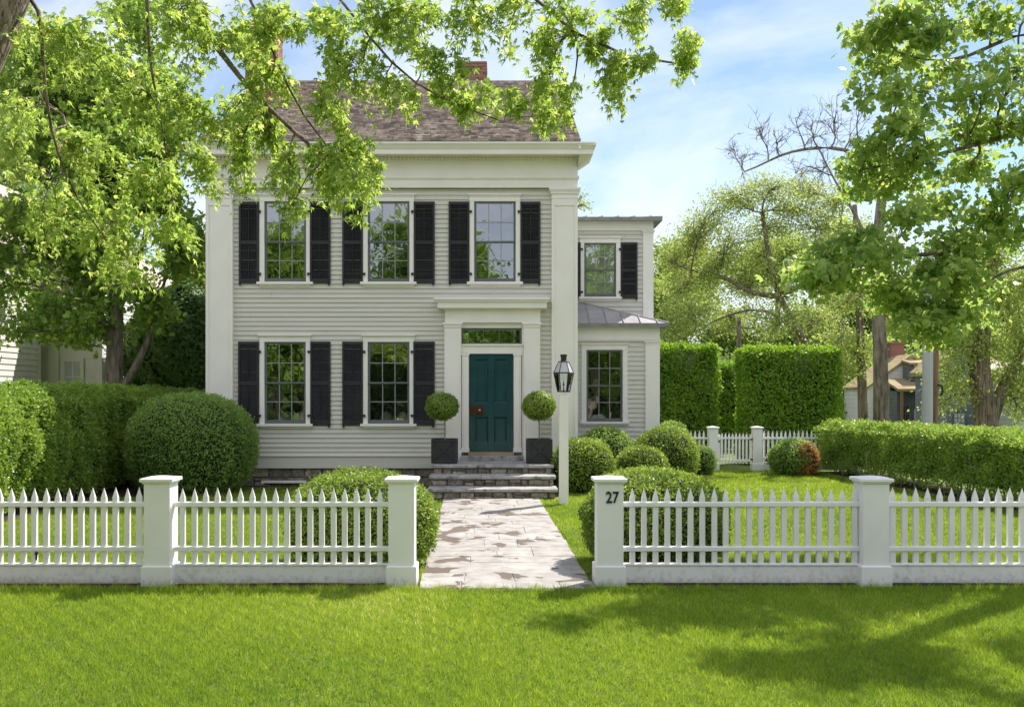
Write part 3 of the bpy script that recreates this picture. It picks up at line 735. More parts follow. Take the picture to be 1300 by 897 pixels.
# brick chimneys
def chimney(x0, x1, y0, y1, z0, z1, seed, corb=True):
    m = MB(); r = random.Random(seed); h = .075; n = int((z1-z0)/h)
    for i in range(n):
        za, zb = z0+i*h+.005, z0+(i+1)*h-.005; off = .11*(i % 2); g = .0
        if corb and i >= n-4: g = .02*(i-(n-5)) if i < n-2 else .05
        for (fa, fb, fixed, ax, sg) in ((x0-g, x1+g, y0-g, 'x', -1), (x0-g, x1+g, y1+g, 'x', 1), (y0-g, y1+g, x0-g, 'y', -1), (y0-g, y1+g, x1+g, 'y', 1)):
            u = fa; first = True
            while u < fb-1e-3:
                nu = u+(.22 if not (first and off) else .11); first = False
                if fb-nu < .06: nu = fb
                p = r.uniform(-.004, .004)
                if ax == 'x': m.box(u+.005, nu-.005, min(fixed, fixed-sg*.09)+p, max(fixed, fixed-sg*.09)+p, za, zb)
                elif u > fa+.0 or True: m.box(min(fixed, fixed-sg*.09)+p, max(fixed, fixed-sg*.09)+p, max(u, fa+.092)+.005, min(nu, fb-.092)-.005, za, zb) if min(nu, fb-.092)-max(u, fa+.092) > .02 else None
                u = nu
    m.mi = 1; m.box(x0+.012, x1-.012, y0+.012, y1-.012, z0, z1-.02)
    return m.build('chimney', [M['brick'], M['mortar']], roof)
ch = chimney(-6.42, -5.62, 25.0, 25.75, 8.9, 11.55, 3)
m = MB(); m.box(-6.47, -5.57, 24.93, 25.80, 8.9, 9.42); m.build('flashing', M['gutter'], roof)
chimney(-1.20, -.36, 28.3, 29.1, 10.4, 11.62, 4)

# door surround
YD = YF-.06
ds = MB()
yc = YF-.17
for a, b in ((564.2, 585.2), (665.0, 685.8)):
    xa, xb = X(a, yc), X(b, yc)
    ds.box(xa, xb, yc, YF+.02, .60, ZF(416)); ds.box(xa-.0, xa+.035, yc-.012, yc, .85, ZF(420)); ds.box(xb-.035, xb, yc-.012, yc, .85, ZF(420))
    ds.box(xa-.012, xb+.012, yc-.014, YF+.02, .595, .80)
    ds.box(xa-.015, xb+.015, yc-.02, YF+.02, ZF(416), ZF(412.5)); ds.box(xa-.04, xb+.04, yc-.045, YF+.02, ZF(412.5), ZF(410))
xa, xb = X(565, yc), X(686, yc)
ds.box(xa, xb, yc, YF+.02, ZF(410), ZF(393))
for k, (o, z0, z1) in enumerate(((.03, ZF(394.5), ZF(392.5)), (.16, ZF(392.5), ZF(385)), (.20, ZF(385), ZF(382.5)), (.235, ZF(382.5), ZF(380)))):
    ds.box(xa-o, min(xb+o*.85, XF(700)+.0), yc-.02-o, YF+.02, z0, z1)
# frame pieces round transom and door
x0, x1 = XF(585.2), XF(664)
ds.box(x0-.05, x1+.05, YD, YF+.1, ZF(416.5), ZF(410)); ds.box(x0-.05, x0+.012, YD, YF+.1, .6, ZF(416.5)); ds.box(x1-.03, x1+.05, YD, YF+.1, .6, ZF(416.5))
ds.box(x0, x1, YD-.02, YF+.1, ZF(449), ZF(439)); ds.box(x0, x1, YD-.06, YF+.1, ZF(439), ZF(436.8))
for a, b in ((586.5, 595.2), (652.2, 661.5)):
    xa, xb = XF(a), XF(b)
    ds.box(xa, xb, YD-.05, YF+.1, .77, ZF(449)); ds.box(xa-.015, xb+.015, YD-.07, YF, ZF(451.5), ZF(449)); ds.box(xa-.012, xb+.012, YD-.07, YF, .77, .86); ds.box(xa+.04, xb-.04, YD-.06, YD-.05, .9, ZF(456))
ds.box(x0-.06, x1+.06, YD+.10, YD+.14, .55, ZF(449)-.001)
ds.build('door_surround', M['trim'], house, bevel=.003)
tr = MB(); xa, xb, za, zb = XF(586), XF(661.5), ZF(436.8), ZF(417.5)
tr.box(xa, xb, YD+.02, YD+.05, zb-.03, zb); tr.box(xa, xb, YD+.02, YD+.05, za, za+.03); tr.box(xa, xa+.03, YD+.021, YD+.05, za+.03, zb-.03); tr.box(xb-.03, xb, YD+.021, YD+.05, za+.03, zb-.03)
for i in range(1, 5):
    xx = xa+(xb-xa)*(.0, .12, .37, .63, .88)[i]; tr.box(xx-.008, xx+.008, YD+.025, YD+.045, za+.03, zb-.03)
t = tr.build('transom', M['sash'], house)
g = MB(); g.box(xa+.02, xb-.02, YD+.034, YD+.038, za+.02, zb-.02); g.build('pane', M['glass'], t)
g = MB(); g.add([(xa,YD+.4,za),(xb,YD+.4,za),(xb,YD+.4,zb),(xa,YD+.4,zb),(xa,YD+.06,za),(xb,YD+.06,za),(xb,YD+.06,zb),(xa,YD+.06,zb)], [(0,1,2,3),(0,1,5,4),(2,3,7,6),(1,2,6,5),(0,3,7,4)]); g.build('room', M['dark'], t)
# door leaf
d = MB(); xa, xb, za, zb = XF(596), XF(651.2), .775, ZF(449); yd = YD+.03
px = [xa, XF(603.6), XF(619.6), XF(627.2), XF(643.4), xb]; pz = [za, ZF(561.7), ZF(529), ZF(511.8), ZF(455.8), zb]
d.box(px[0], px[1], yd, yd+.05, za, zb); d.box(px[4], px[5], yd, yd+.05, za, zb); d.box(px[2], px[3], yd+.0005, yd+.05, za, zb)
for a, b in ((pz[0], pz[1]), (pz[2], pz[3]), (pz[4], pz[5])):
    d.box(px[1], px[2], yd+.0005, yd+.05, a, b); d.box(px[3], px[4], yd+.0005, yd+.05, a, b)
for (a, b) in ((px[1], px[2]), (px[3], px[4])):
    for (p, q) in ((pz[1], pz[2]), (pz[3], pz[4])):
        k = .028; y1, y2 = yd+.004, yd+.038; i = .028
        d.add([(a,y1,p),(b,y1,p),(b,y1,q),(a,y1,q),(a+i,y2,p+i),(b-i,y2,p+i),(b-i,y2,q-i),(a+i,y2,q-i)], [(0,1,5,4),(1,2,6,5),(2,3,7,6),(3,0,4,7),(4,5,6,7)])
        i2 = .055; d.box(a+i2, b-i2, yd+.026, yd+.04, p+i2, q-i2)
door = d.build('door', M['door'], house, bevel=.003)
d = MB(); d.box(XF(596.3), XF(613.8), yd-.012, yd, ZF(526.5), ZF(514)); d.box(XF(597.2), XF(612.6), yd-.017, yd-.012, ZF(525.6), ZF(515)); d.build('lock_plate', M['copper'], door, bevel=.002)
d = MB(); kx, kz = XF(609), ZF(520.6)
d.T = lambda x, y, z: (kx+x, yd-.017-z, kz+y)
d.lathe([(.012,0),(.010,.03),(.028,.038),(.032,.055),(.022,.07),(0.001,.073)], (0,0), 14); d.build('knob', M['brass'], door, smooth=True)
# stone threshold, landing and steps
def step_block(x0, x1, y0, y1, zt, zb, seed, parent, name='step'):
    m = MB(); th = .065; r = random.Random(seed)
    masonry(m, x0+.04, x1-.04, y0+.045, zt-.20, zt-th, 1, .11, .46, .06, .016, seed, .03)
    m.mi = 1; m.box(x0+.05, x1-.05, y0+.075, y1, zb, zt-th-.001)
    # sides of the step
    o = m.build(name, [M['stone'], M['stonemortar']], parent, bevel=.005)
    m = MB(); xs = [x0, x0+(x1-x0)*r.uniform(.3,.45), x1] if r.random() < .99 else [x0, x1]
    for a, b in zip(xs, xs[1:]):
        nseg = 14; fr = []
        for i in range(nseg+1): fr.append((a+(b-a)*i/nseg + (.003 if i == 0 else -.003 if i == nseg else 0), y0+r.uniform(-.009,.009)))
        vs = []
        for (u, v) in fr: vs += [(u, v, zt-th+.008), (u, v-.006, zt-.010), (u, v+.008, zt)]
        vs += [(u, y1, zt) for u, v in fr]
        k = 3*(nseg+1)
        fs = []
        for i in range(nseg):
            p, q = 3*i, 3*i+3
            fs += [(p,q,q+1,p+1),(p+1,q+1,q+2,p+2),(p+2,q+2,k+i+1,k+i)]
        fs += [(0,1,2,k)]
        e = 3*nseg; fs += [(e+2,e+1,e,k+nseg)]
        m.add(vs, fs); m.box(a+.004, b-.004, y0+.02, y1-.001, zt-th, zt-.003)
    m.build('tread', M['bluestone'], o)
    return o
st = thing('stone_steps', 'three fieldstone steps with bluestone treads leading up to the teal door', 'steps', (-.1, 20.5, 0))
XS0, XS1 = -1.385, 1.17
step_block(XS0, XS1, 20.47, YF-.01, .595, .02, 3, st, 'landing')
step_block(XS0-.005, XS1+.005, 19.89, 20.53, .413, .02, 5, st)
step_block(XS0, XS1+.01, 19.30, 19.95, .212, .02, 9, st)
m = MB(); m.box(XF(585.5), XF(663), YF-.30, YF+.05, .596, .70); m.build('threshold', M['bluestone'], house, bevel=.008)
m = MB(); m.box(XF(595), XF(652.5), YF-.16, YF+.05, .70, .772); m.build('door_sill', surf('worn_oak_sill', (.30,.21,.14), (.42,.31,.21), scale=8, stretch=(.2,1,1)), house, bevel=.006)

# ------------------------------------------------------------------ WING
YL, YU = 24.8, 25.8; WX1 = 4.07
wing = thing('house_wing', 'set back side wing of pale clapboard with low grey metal roofs and one shuttered window', 'house', (2.9, YL, 0))
ZL = lambda p: Z(p, YL); XL = lambda p: X(p, YL); ZU = lambda p: Z(p, YU); XU = lambda p: X(p, YU)
wl = (XL(744.3), XL(790.3), ZL(535), ZL(444)); wu = (XU(741.5), XU(782), ZU(377), ZU(308.5))
m = MB(); clap(m, HX1-.05, XL(819), YL, .3, ZL(433), .118, [(wl[0]-.03, wl[1]+.03, wl[2]-.03, wl[3]+.03)])
clap(m, HX1-.05, XU(816), YU, ZL(433)-.1, ZU(293), .118, [(wu[0]-.03, wu[1]+.03, wu[2]-.03, wu[3]+.03)])
m.T = lambda x, y, z: (WX1-.03+(YF-y), YL+.05+x, z); clap(m, 0, 1.0, YF, .3, ZL(433), .118)
m.T = lambda x, y, z: (WX1-.03+(YF-y), YU+.05+x, z); clap(m, 0, 5.5, YF, .3, ZU(293), .118)
m.T = None
m.build('wall', M['wingsiding'], wing)
m = MB(); m.box(HX1, WX1-.05, YU+.1, YU+5.5, .2, ZU(293)); m.box(HX1, WX1-.05, YL+.95, YU+.12, .2, ZL(412)); m.build('core_wall', M['wingsiding'], wing)
m = MB(); masonry(m, HX1, WX1, YL+.01, 0, .3, 1, .3, .6, .06, .02, 8); m.mi = 1; m.box(HX1, WX1-.02, YL+.04, YU+5, 0, .298); m.build('foundation', [M['stone'], M['stonemortar']], wing)
window(wing, *wl, YL, 3, 2, cas=.125, head=.14, sill=.10, cap=.03, trim='wingtrim')
window(wing, *wu, YU, 3, 2, cas=.115, head=.13, sill=.10, cap=.03, trim='wingtrim', shutters=((XU(712), XU(737)), (XU(788), XU(809))), sx=(ZU(379), ZU(308)))
pilaster(XL(819), WX1, .3, ZL(433), YL, wing, M['wingtrim'], capw=.04, panel=False, caph=.10, dep=.06)
pilaster(XU(816), WX1, ZL(415), ZU(293), YU, wing, M['wingtrim'], capw=.04, panel=False, caph=.10, dep=.06)
m = MB()
m.box(HX1, WX1, YL-.06, YL+.02, ZL(433), ZL(415)); m.box(HX1, WX1+.02, YL-.08, YL+.02, ZL(431.5), ZL(430)); m.box(WX1-.02, WX1, YL, YU, ZL(433), ZL(415)); 
m.box(HX1, WX1, YU-.06, YU+.02, ZU(293), ZU(281)); m.box(HX1, WX1+.02, YU-.08, YU+.02, ZU(291.5), ZU(290)); m.box(WX1-.02, WX1, YU, YU+5.5, ZU(293), ZU(281))
m.build('frieze', M['wingtrim'], wing, bevel=.003)
m = MB(); o = .17
zl = ZL(414)
m.box(HX1, WX1+o, YL-.06-o, YU, zl-.01, zl+.05); m.box(HX1, WX1+o+.03, YL-.10-o, YL-.06-o, zl-.035, zl+.062); m.box(WX1+o, WX1+o+.03, YL-.06-o, YU, zl-.035, zl+.062)
zu = ZU(280.5)
m.box(HX1, WX1+o, YU-.06-o, YU+5.6, zu-.01, zu+.05); m.box(HX1, WX1+o+.03, YU-.10-o, YU-.06-o, zu-.035, zu+.062); m.box(WX1+o, WX1+o+.03, YU-.06-o, YU+5.6, zu-.035, zu+.062)
m.build('gutter', M['gutter'], wing)
def hiproof(x0, xe, ye, yw, z, rise, run, nseam):
    """eave along y=ye from x0 to xe, hip end on the right; wall at yw"""
    m = MB(); ap = (xe-run, yw, z+rise)
    th = .02
    m.add([(x0,ye,z),(xe,ye,z),ap,(x0,yw,z+rise)], [(0,1,2,3)]); m.add([(xe,ye,z),(xe,yw,z),ap], [(0,1,2)])
    for i in range(nseam):
        x = x0+.1+i*.42
        if x > xe-.05: break
        t = 1.0 if x <= xe-run else (xe-x)/run
        m.prism([(ye,z+.001),(ye+(yw-ye)*t,z+rise*t+.001),(ye+(yw-ye)*t,z+rise*t+.035),(ye,z+.035)], x-.009, x+.009, 'x')
    m.tube([(xe,ye,z+.01), (ap[0],ap[1],ap[2]+.01)], .018, 5)
    return m.build('metal_roof', M['leadroof'], wing)
hiproof(HX1, WX1+o+.02, YL-.10-o, YU-.005, zl+.063, .62, 2.1, 9)
hiproof(HX1, WX1+o+.02, YU-.10-o, YU+2.6, zu+.063, .42, 2.1, 9)
# ================================================================== FENCES
def picket(m, x, y, z0, z1, w, t, tip):
    m.add([(x-w/2,y-t/2,z0),(x+w/2,y-t/2,z0),(x+w/2,y+t/2,z0),(x-w/2,y+t/2,z0),(x-w/2,y-t/2,z1-tip),(x+w/2,y-t/2,z1-tip),(x+w/2,y+t/2,z1-tip),(x-w/2,y+t/2,z1-tip),(x,y,z1)],
          [(0,3,2,1),(0,1,5,4),(1,2,6,5),(2,3,7,6),(3,0,4,7),(4,5,8),(5,6,8),(6,7,8),(7,4,8)])
def fence_post(parent, x, y, w, h, pl, cap=.038, label=None):
    m = MB(); m.box(x-w/2, x+w/2, y-w/2, y+w/2, pl, h-.05); m.box(x-w/2-.025, x+w/2+.025, y-w/2-.025, y+w/2+.025, 0, pl-.012)
    m.frustum((x-w/2-.025, x+w/2+.025, y-w/2-.025, y+w/2+.025), pl-.012, (x-w/2-.002, x+w/2+.002, y-w/2-.002, y+w/2+.002), pl)
    p = m.build('post', M['fence'], parent, bevel=.004)
    c = MB(); o = cap; c.box(x-w/2-o*.45, x+w/2+o*.45, y-w/2-o*.45, y+w/2+o*.45, h-.055, h-.035); c.box(x-w/2-o, x+w/2+o, y-w/2-o, y+w/2+o, h-.035, h)
    c.frustum((x-w/2-o, x+w/2+o, y-w/2-o, y+w/2+o), h, (x-.03, x+.03, y-.03, y+.03), h+.022)
    c.build('post_cap', M['fence'], p, bevel=.005)
    return p
YP = 10.63+.14
def fence_bay(parent, xa, xb, y, xs, sc=1, skirt=True, h=1.065, rz=(.86,.375), z0=.235, w=.057):
    m = MB()
    for zr in rz: m.box(xa, xb, y-.038, y+.038, zr-.006, zr+.045)
    m.build('rail', M['fence'], parent, bevel=.006)
    m = MB(); m.box(xa, xb, y-.03, y+.03, .025, z0-.022); m.box(xa, xb, y-.042, y+.042, z0-.022, z0)
    m.build('skirt_board', M['fence_dirty'], parent, bevel=.004)
    r = random.Random(int(xa*100))
    for x in xs:
        m = MB(); picket(m, x+r.uniform(-.003,.003), y+r.uniform(-.002,.002), z0, h+r.uniform(-.006,.006), w, .042, .115); m.build('picket', M['fence'], parent)
def xsr(px0, px1, n): return [X(px0+(px1-px0)*i/(n-1), 10.72) for i in range(n)]
FL = thing('picket_fence', 'white picket fence left of the walk, running to the post without a number', 'fence', (-3.68, YP, 0))
for x in (-6.32, -3.683, -1.043): fence_post(FL, x, YP, .28, 1.17, .235)
fence_bay(FL, -6.18, -3.82, YP, [X(13.5-14.75*k, 10.75) for k in range(1, 8)] + [X(13.5+14.75*k, 10.75) for k in range(0, 12)])
fence_bay(FL, -3.545, -1.18, YP, [X(231.5+14.72*k, 10.75) for k in range(0, 18)])
FR = thing('picket_fence', 'white picket fence right of the walk, its gate post marked 27', 'fence', (4.08, YP, 0))
posts = [fence_post(FR, x, YP, .285, 1.17, .235) for x in (1.215, 4.085, 7.05)]
fence_bay(FR, 1.355, 3.945, YP, [X(803+14.85*k, 10.75) for k in range(0, 20)])
fence_bay(FR, 4.225, 6.91, YP, [X(1134+14.95*k, 10.75) for k in range(0, 20)])
cu = bpy.data.curves.new('house_number', 'FONT'); cu.body = '27'; cu.size = .165; cu.extrude = .006; cu.offset = .0022; cu.align_x = 'CENTER'
tmp = bpy.data.objects.new('tmp', cu); me = bpy.data.meshes.new_from_object(tmp); bpy.data.objects.remove(tmp)
me.transform(Matrix.Translation((1.235, YP-.149, .912)) @ Matrix.Rotation(R(90), 4, 'X') @ Matrix.Diagonal((.86, 1.05, 1, 1)))
me.materials.clear(); me.materials.append(M['iron'])
num = link('house_number', me, posts[0]); tag(num, 'black numerals reading 27')
# a small rusty bracket on the left fence
m = MB(); bx, bz = X(47, YP-.04), Z(704, YP-.04); m.lathe([(.008,bz-.055),(.012,bz-.01),(.006,bz-.005),(.014,bz+.0),(.022,bz+.02),(.015,bz+.035),(.001,bz+.04)], (bx, YP-.055), 8); m.build('latch_pull', M['copper'], FL)

# garden fence and gate at the back
YB = 26.3
BF = thing('picket_fence', 'low white picket fence far back beside the wing, before the tall clipped hedges', 'fence', (6.3, YB, 0))
bx = [X(905, YB), X(961, YB)]
for x in bx: fence_post(BF, x, YB, .24, 1.18, .22, cap=.03)
fence_post(BF, bx[0]-2.4, YB, .24, 1.18, .22, cap=.03); fence_post(BF, bx[1]+2.6, YB, .24, 1.18, .22, cap=.03)
def px_seq(a, b, st_): 
    out = []; 
    while a < b: out.append(a); a += st_
    return out
fence_bay(BF, bx[0]-2.28, bx[0]-.12, YB, px_seq(bx[0]-2.2, bx[0]-.16, .115), h=1.10, rz=(.86,.33), w=.045)
fence_bay(BF, bx[1]+.12, bx[1]+2.48, YB, px_seq(bx[1]+.19, bx[1]+2.45, .115), h=1.10, rz=(.86,.33), w=.045)
GT = thing('garden_gate', 'narrow white picket gate hung between two posts beside the box hedges', 'gate', ((bx[0]+bx[1])/2, YB, 0))
a, b = bx[0]+.145, bx[1]-.145
m = MB(); m.box(a, b, YB-.03, YB+.03, .86, .905); m.box(a, b, YB-.03, YB+.03, .26, .31); m.box(a, a+.05, YB-.028, YB+.028, .2, .98); m.box(b-.05, b, YB-.028, YB+.028, .2, .98); m.build('gate_frame', M['fence'], GT)
for x in px_seq(a+.10, b-.06, .094): m = MB(); picket(m, x, YB, .2, 1.03, .04, .045, .08); m.build('picket', M['fence'], GT)
m = MB(); m.box(b-.04, b+.05, YB-.045, YB-.03, .83, .87); m.build('hinge', M['iron'], GT); m = MB(); m.box(b-.04, b+.05, YB-.045, YB-.03, .3, .34); m.build('hinge', M['iron'], GT)
m = MB(); m.box(a-.05, a+.03, YB-.06, YB-.03, .77, .83); m.build('latch', M['iron'], GT)

# ================================================================== LAMP POST
lx, ly = X(715.6, 18.5), 18.5
LP = thing('lamp_post', 'cream post carrying a glazed bronze gas lantern beside the front steps', 'lamp post', (lx, ly, 0))
m = MB(); m.box(lx-.086, lx+.086, ly-.086, ly+.086, 0, 2.05); m.frustum((lx-.086, lx+.086, ly-.086, ly+.086), 2.05, (lx-.075,lx+.075,ly-.075,ly+.075), 2.07); m.build('post', M['trim'], LP, bevel=.008)
zz = lambda p: Z(p, ly)
def hexring(r, z): return [(lx+r*math.cos(R(60*i)), ly+r*math.sin(R(60*i)), z) for i in range(6)]
lev = [(.117, zz(496.5)), (.188, zz(473)), (.095, zz(459))]
m = MB()
for r_, z_ in lev:
    h_ = hexring(r_, z_)
    for i in range(6): m.tube([h_[i], h_[(i+1) % 6]], .0085, 4)
for (ra, za), (rb, zb) in zip(lev, lev[1:]):
    A, B = hexring(ra, za), hexring(rb, zb)
    for i in range(6): m.tube([A[i], B[i]], .0075, 4)
m.lathe([(.12,zz(497.6)),(.125,zz(496.5)),(.02,zz(496))], (lx,ly), 6)
m.lathe([(.192,zz(473.6)),(.197,zz(472.9)),(.188,zz(472.4)),(.186,zz(473.4))], (lx,ly), 6)
m.lathe([(.10,zz(459)),(.055,zz(458)),(.055,zz(453)),(.064,zz(452)),(.066,zz(450)),(.02,zz(449.3))], (lx,ly), 12)
lan = m.build('lantern', M['bronze'], LP)
m = MB(); A, B = hexring(.112, lev[0][1]), hexring(.182, lev[1][1]-.01); m.add(A+B, [(i,(i+1)%6,6+(i+1)%6,6+i) for i in range(6)]); m.build('glass', M['lampglass'], lan)
m = MB(); A, B = hexring(.180, lev[1][1]+.01), hexring(.092, lev[2][1]); m.add(A+B, [(i,(i+1)%6,6+(i+1)%6,6+i) for i in range(6)]); m.build('hood_glass', M['skyhood'], lan)
m = MB(); m.lathe([(.02,zz(496)),(.008,zz(494)),(.008,zz(489)),(.022,zz(488)),(.012,zz(487)),(.006,zz(483)),(.001,zz(482))], (lx,ly), 8); m.build('burner', M['bronze'], lan)

# ================================================================== PLANTERS
def topiary(xc, label, seed, cx, cz, rx, rz):
    yc = 21.06; t = thing('potted_topiary', label, 'topiary', (xc, yc, .595), 'topiary balls flanking the door')
    w = .245; z0, z1 = .605, 1.115
    m = MB(); m.box(xc-w, xc+w, yc-w, yc+w, z0, z1-.04)
    for sx in (-1, 1): m.box(xc+sx*w-.03, xc+sx*w+.03, yc-w-.012, yc-w, z0, z1); m.box(xc+sx*w-(.005 if sx>0 else .03), xc+sx*w+(.03 if sx>0 else .005), yc-w, yc+w, z0, z1)
    m.box(xc-w+.03, xc+w-.03, yc-w-.012, yc-w, z1-.05, z1); m.box(xc-w+.03, xc+w-.03, yc-w-.012, yc-w, z0, z0+.05); m.box(xc-w, xc+w, yc+w, yc+w+.012, z0, z1)
    cxm, czm = xc, (z0+z1)/2
    for sx in (-1, 1):
        for sz in (-1, 1):
            m.tube([(cxm, yc-w-.010, czm), (cxm+sx*(w-.03), yc-w-.006, czm+sz*((z1-z0)/2-.05))], .012, 4)
    m.box(cxm-.03, cxm+.03, yc-w-.024, yc-w-.004, czm-.03, czm+.03)
    m.build('planter', M['planter'], t, bevel=.003)
    m = MB(); m.box(xc-w+.01, xc+w-.01, yc-w+.01, yc+w-.01, z1-.06, z1-.03); m.build('soil', M['soil'], t)
    m = MB(); m.tube([(xc, yc, z1-.05), (xc+.006, yc, z1+.15), (xc-.004, yc, cz-.1)], [.016,.014,.013], 7); m.build('stem', M['greybark'], t)
    shrub('crown', None, None, (xc+cx, yc, cz), (rx, rx, rz), L['box'], dens=3800, lsize=.030, seed=seed, parent=t, bump=.03, bs=9, zmin=.6)
topiary(X(563.8, 20.8), 'ball topiary in a dark square planter at the door, in front of the shutter', 31, -.06, Z(515.5, 21), .345, .285)
topiary(X(685, 20.8), 'ball topiary in a dark square planter at the door, nearer the lamp post', 32, 0, Z(515, 21), .35, .295)

# ================================================================== SHRUBS
g_box = 'clipped boxwood balls'
def bx_(label, px0, px1, ptop, d, zb=0., seed=1, lm='box', depth=None, lsize=.036, dens=1500, p=2.1, **k):
    rx = (X(px1, d)-X(px0, d))/2; xc = (X(px1, d)+X(px0, d))/2; zt = Z(ptop, d); zc = zb + (zt-zb)*.46
    return shrub('boxwood_bush', label, 'bush', (xc, d, zc), (rx, depth or rx, zt-zc), L[lm], dens=dens, lsize=lsize, seed=seed, group=g_box, p=p, **k)
bx_('round boxwood directly behind the lamp post, beside the steps', 700, 779, 556, 20.9, seed=41)
bx_('dark low boxwood tucked under the wing window behind the lamp post ball', 730, 806, 543, 23.3, seed=42, lm='boxdark')
bx_('small boxwood mound between the lamp post ball and the largest wing ball', 781, 848, 566, 21.9, seed=43)
bx_('largest boxwood under the corner of the wing', 803, 887, 542, 23.2, seed=44)
bx_('small dark boxwood at the foot of the garden gate post', 864, 909, 565, 25.3, seed=45, lm='boxdark')
bx_('dark boxwood half hidden behind the wing corner', 826, 876, 535, 25.6, seed=46, lm='boxdark')
bx_('broad yellow green boxwood behind the post marked 27', 741, 921, 595, 12.05, seed=47, lsize=.030, dens=2600, p=2.2, bump=.06)
bx_('broad yellow green boxwood behind the unnumbered gate post left of the walk', 366, 554, 598, 12.1, seed=48, lsize=.030, dens=2600, p=2.2, bump=.05)
bx_('very large clipped boxwood ball at the left corner of the house', 166, 322, 500, 20.9, seed=49, lm='boxdark', p=2.25, dens=1500, bump=.035, bs=3.)
d = 25.2
sb = shrub('boxwood_bush', 'boxwood beside the back fence with a scorched orange patch', 'bush', (X(1008, d), d, .42), (.62, .62, .46), L['boxdark'], dens=1400, lsize=.045, seed=50, group=g_box)
o = shrub('dead_foliage', None, None, (X(1023, d-.42), d-.42, .42), (.30, .22, .36), L['dead'], dens=1700, lsize=.05, seed=51, parent=sb, bump=.12, bs=9); o['label'] = 'scorched orange leaves'

# hedges
hedge('hornbeam_hedge', 'tall clipped box hedge right against the wing corner', (X(800, 28.4), 28.9), (X(911, 28.4), 28.9), 1.2, Z(438, 28.4), L['horn'], dens=800, lsize=.078, seed=61, group='tall clipped hedge blocks', bump=.06, edge=.14)
hedge('hornbeam_hedge', 'tall clipped box hedge right of the garden gate', (X(946, 28.4), 28.9), (X(1067, 28.4), 28.9), 1.2, Z(441.5, 28.4), L['horn'], dens=800, lsize=.078, seed=62, group='tall clipped hedge blocks', bump=.06, edge=.14)
hedge('hornbeam_hedge', 'lower paler hedge seen through the gap above the garden gate', (X(905, 35), 35.6), (X(955, 35), 35.6), 1.2, Z(461, 35), L['horn'], dens=700, lsize=.08, seed=63, group='tall clipped hedge blocks', bump=.06)
hedge('privet_hedge', 'long leggy clipped hedge with bright top along the right side of the lawn', (9.05, 26.1), (10.05, 14.2), 1.15, 1.31, L['hedge'], dens=1500, lsize=.048, seed=64, bump=.09, fade=.42, stems=90, edge=.18, align=.3)
hedge('privet_hedge', 'tall leafy hedge running back along the left side of the lawn, its near end sunlit', (-9.05, 12.6), (-8.85, 26.6), 1.7, 2.16, L['hedge'], dens=1500, lsize=.052, seed=65, bump=.12, fade=.40, stems=110, edge=.3, align=.25)
hedge('privet_hedge', 'short shaded hedge between the large boxwood ball and the dark evergreen', (-8.4, 25.6), (-6.1, 26.2), 1.2, 2.18, L['boxdark'], dens=1100, lsize=.045, seed=67, bump=.12, edge=.3)
#==PART3==
# ================================================================== TREES
def pc(px, py, d, rx, ry, rz=None, wt=1.0):
    return (P(px, py, d), (rx/F*d, (rz if rz else max(rx, ry)*.8/F*d), ry/F*d), wt)
def rand_clumps(c, rad, n, cr, seed, shell=.5, wt=1.0, zf=.75):
    r = np.random.default_rng(seed); out = []
    for i in range(n):
        e = unit(r.normal(size=(1,3)))[0]*(shell+(1-shell)*r.random())
        k = cr*r.uniform(.7, 1.3)
        out.append((np.array(c)+e*np.array(rad), (k, k, k*zf), wt))
    return out
# overhanging silver maple whose trunk leans in at the upper left corner
D = 8.0
cl = [(20,30,7.6,50,50,1),(30,170,9,45,60,1),(95,60,8,60,60,1.3),(100,190,9,55,60,1.2),(55,285,9.5,60,50,1.1),(140,290,9.5,55,45,1),(170,120,8.5,60,60,1.3),(200,225,9,50,50,1.1),
      (165,345,9.4,40,22,.6),(225,300,9.2,30,20,.5),(235,30,7.5,60,45,1.3),(250,140,8.5,45,50,1.1),(262,215,8.8,25,28,.6),(300,55,8,45,50,1.1),(305,165,8.5,28,50,.9),(355,25,7.5,50,35,1.1),(345,105,8,35,45,.9),
      (365,225,8,10,44,.7),(345,190,8.2,14,34,.5),(300,210,8.2,12,36,.6),(372,262,8,9,20,.35),(415,150,8,26,30,.7),(398,205,8.1,10,34,.5),(330,150,8.1,22,26,.5),(425,40,7.8,45,40,1.1),(440,100,8,35,40,.8),(436,225,8,10,40,.6),(462,245,8,9,36,.6),(450,190,8.1,14,30,.5),(418,240,8.1,8,26,.35),(478,215,8.2,10,30,.4),(425,205,7.9,10,30,.4),
      (485,30,7.8,45,35,1.1),(490,105,8,30,30,.5),(530,20,8,40,30,1),(540,80,8,28,28,.5),(520,130,8,18,16,.3),(590,133,8,17,15,.8),(590,25,8,38,25,.9),(585,75,8,20,18,.3),(625,105,8,18,14,.2),(650,132,8.2,22,16,.8),
      (690,118,8.2,24,16,.9),(640,55,8,30,20,.45),(700,60,8,34,24,.75),(722,30,8,40,22,.9),(720,140,8.2,13,9,.5),(705,150,8.2,14,8,.5),(760,60,8,26,22,.8),(770,100,8,24,22,.8),(783,125,8,14,14,.6),(815,95,8,20,12,.5),
      (810,20,8,34,22,.9),(850,6,8,28,14,.7),(868,76,8,17,17,1.0),(640,8,8,40,18,.9),(560,115,8,14,14,.3)]
clumps = [(P(a,b-ry*.15,d+(1.2 if a < 60 and b < 200 else 0)), (rx/F*d*1.22, .55, ry/F*d*1.1), w*(1.35 if a < 290 else (.75 if a > 600 else 1.0))) for a,b,d,rx,ry,w in cl]
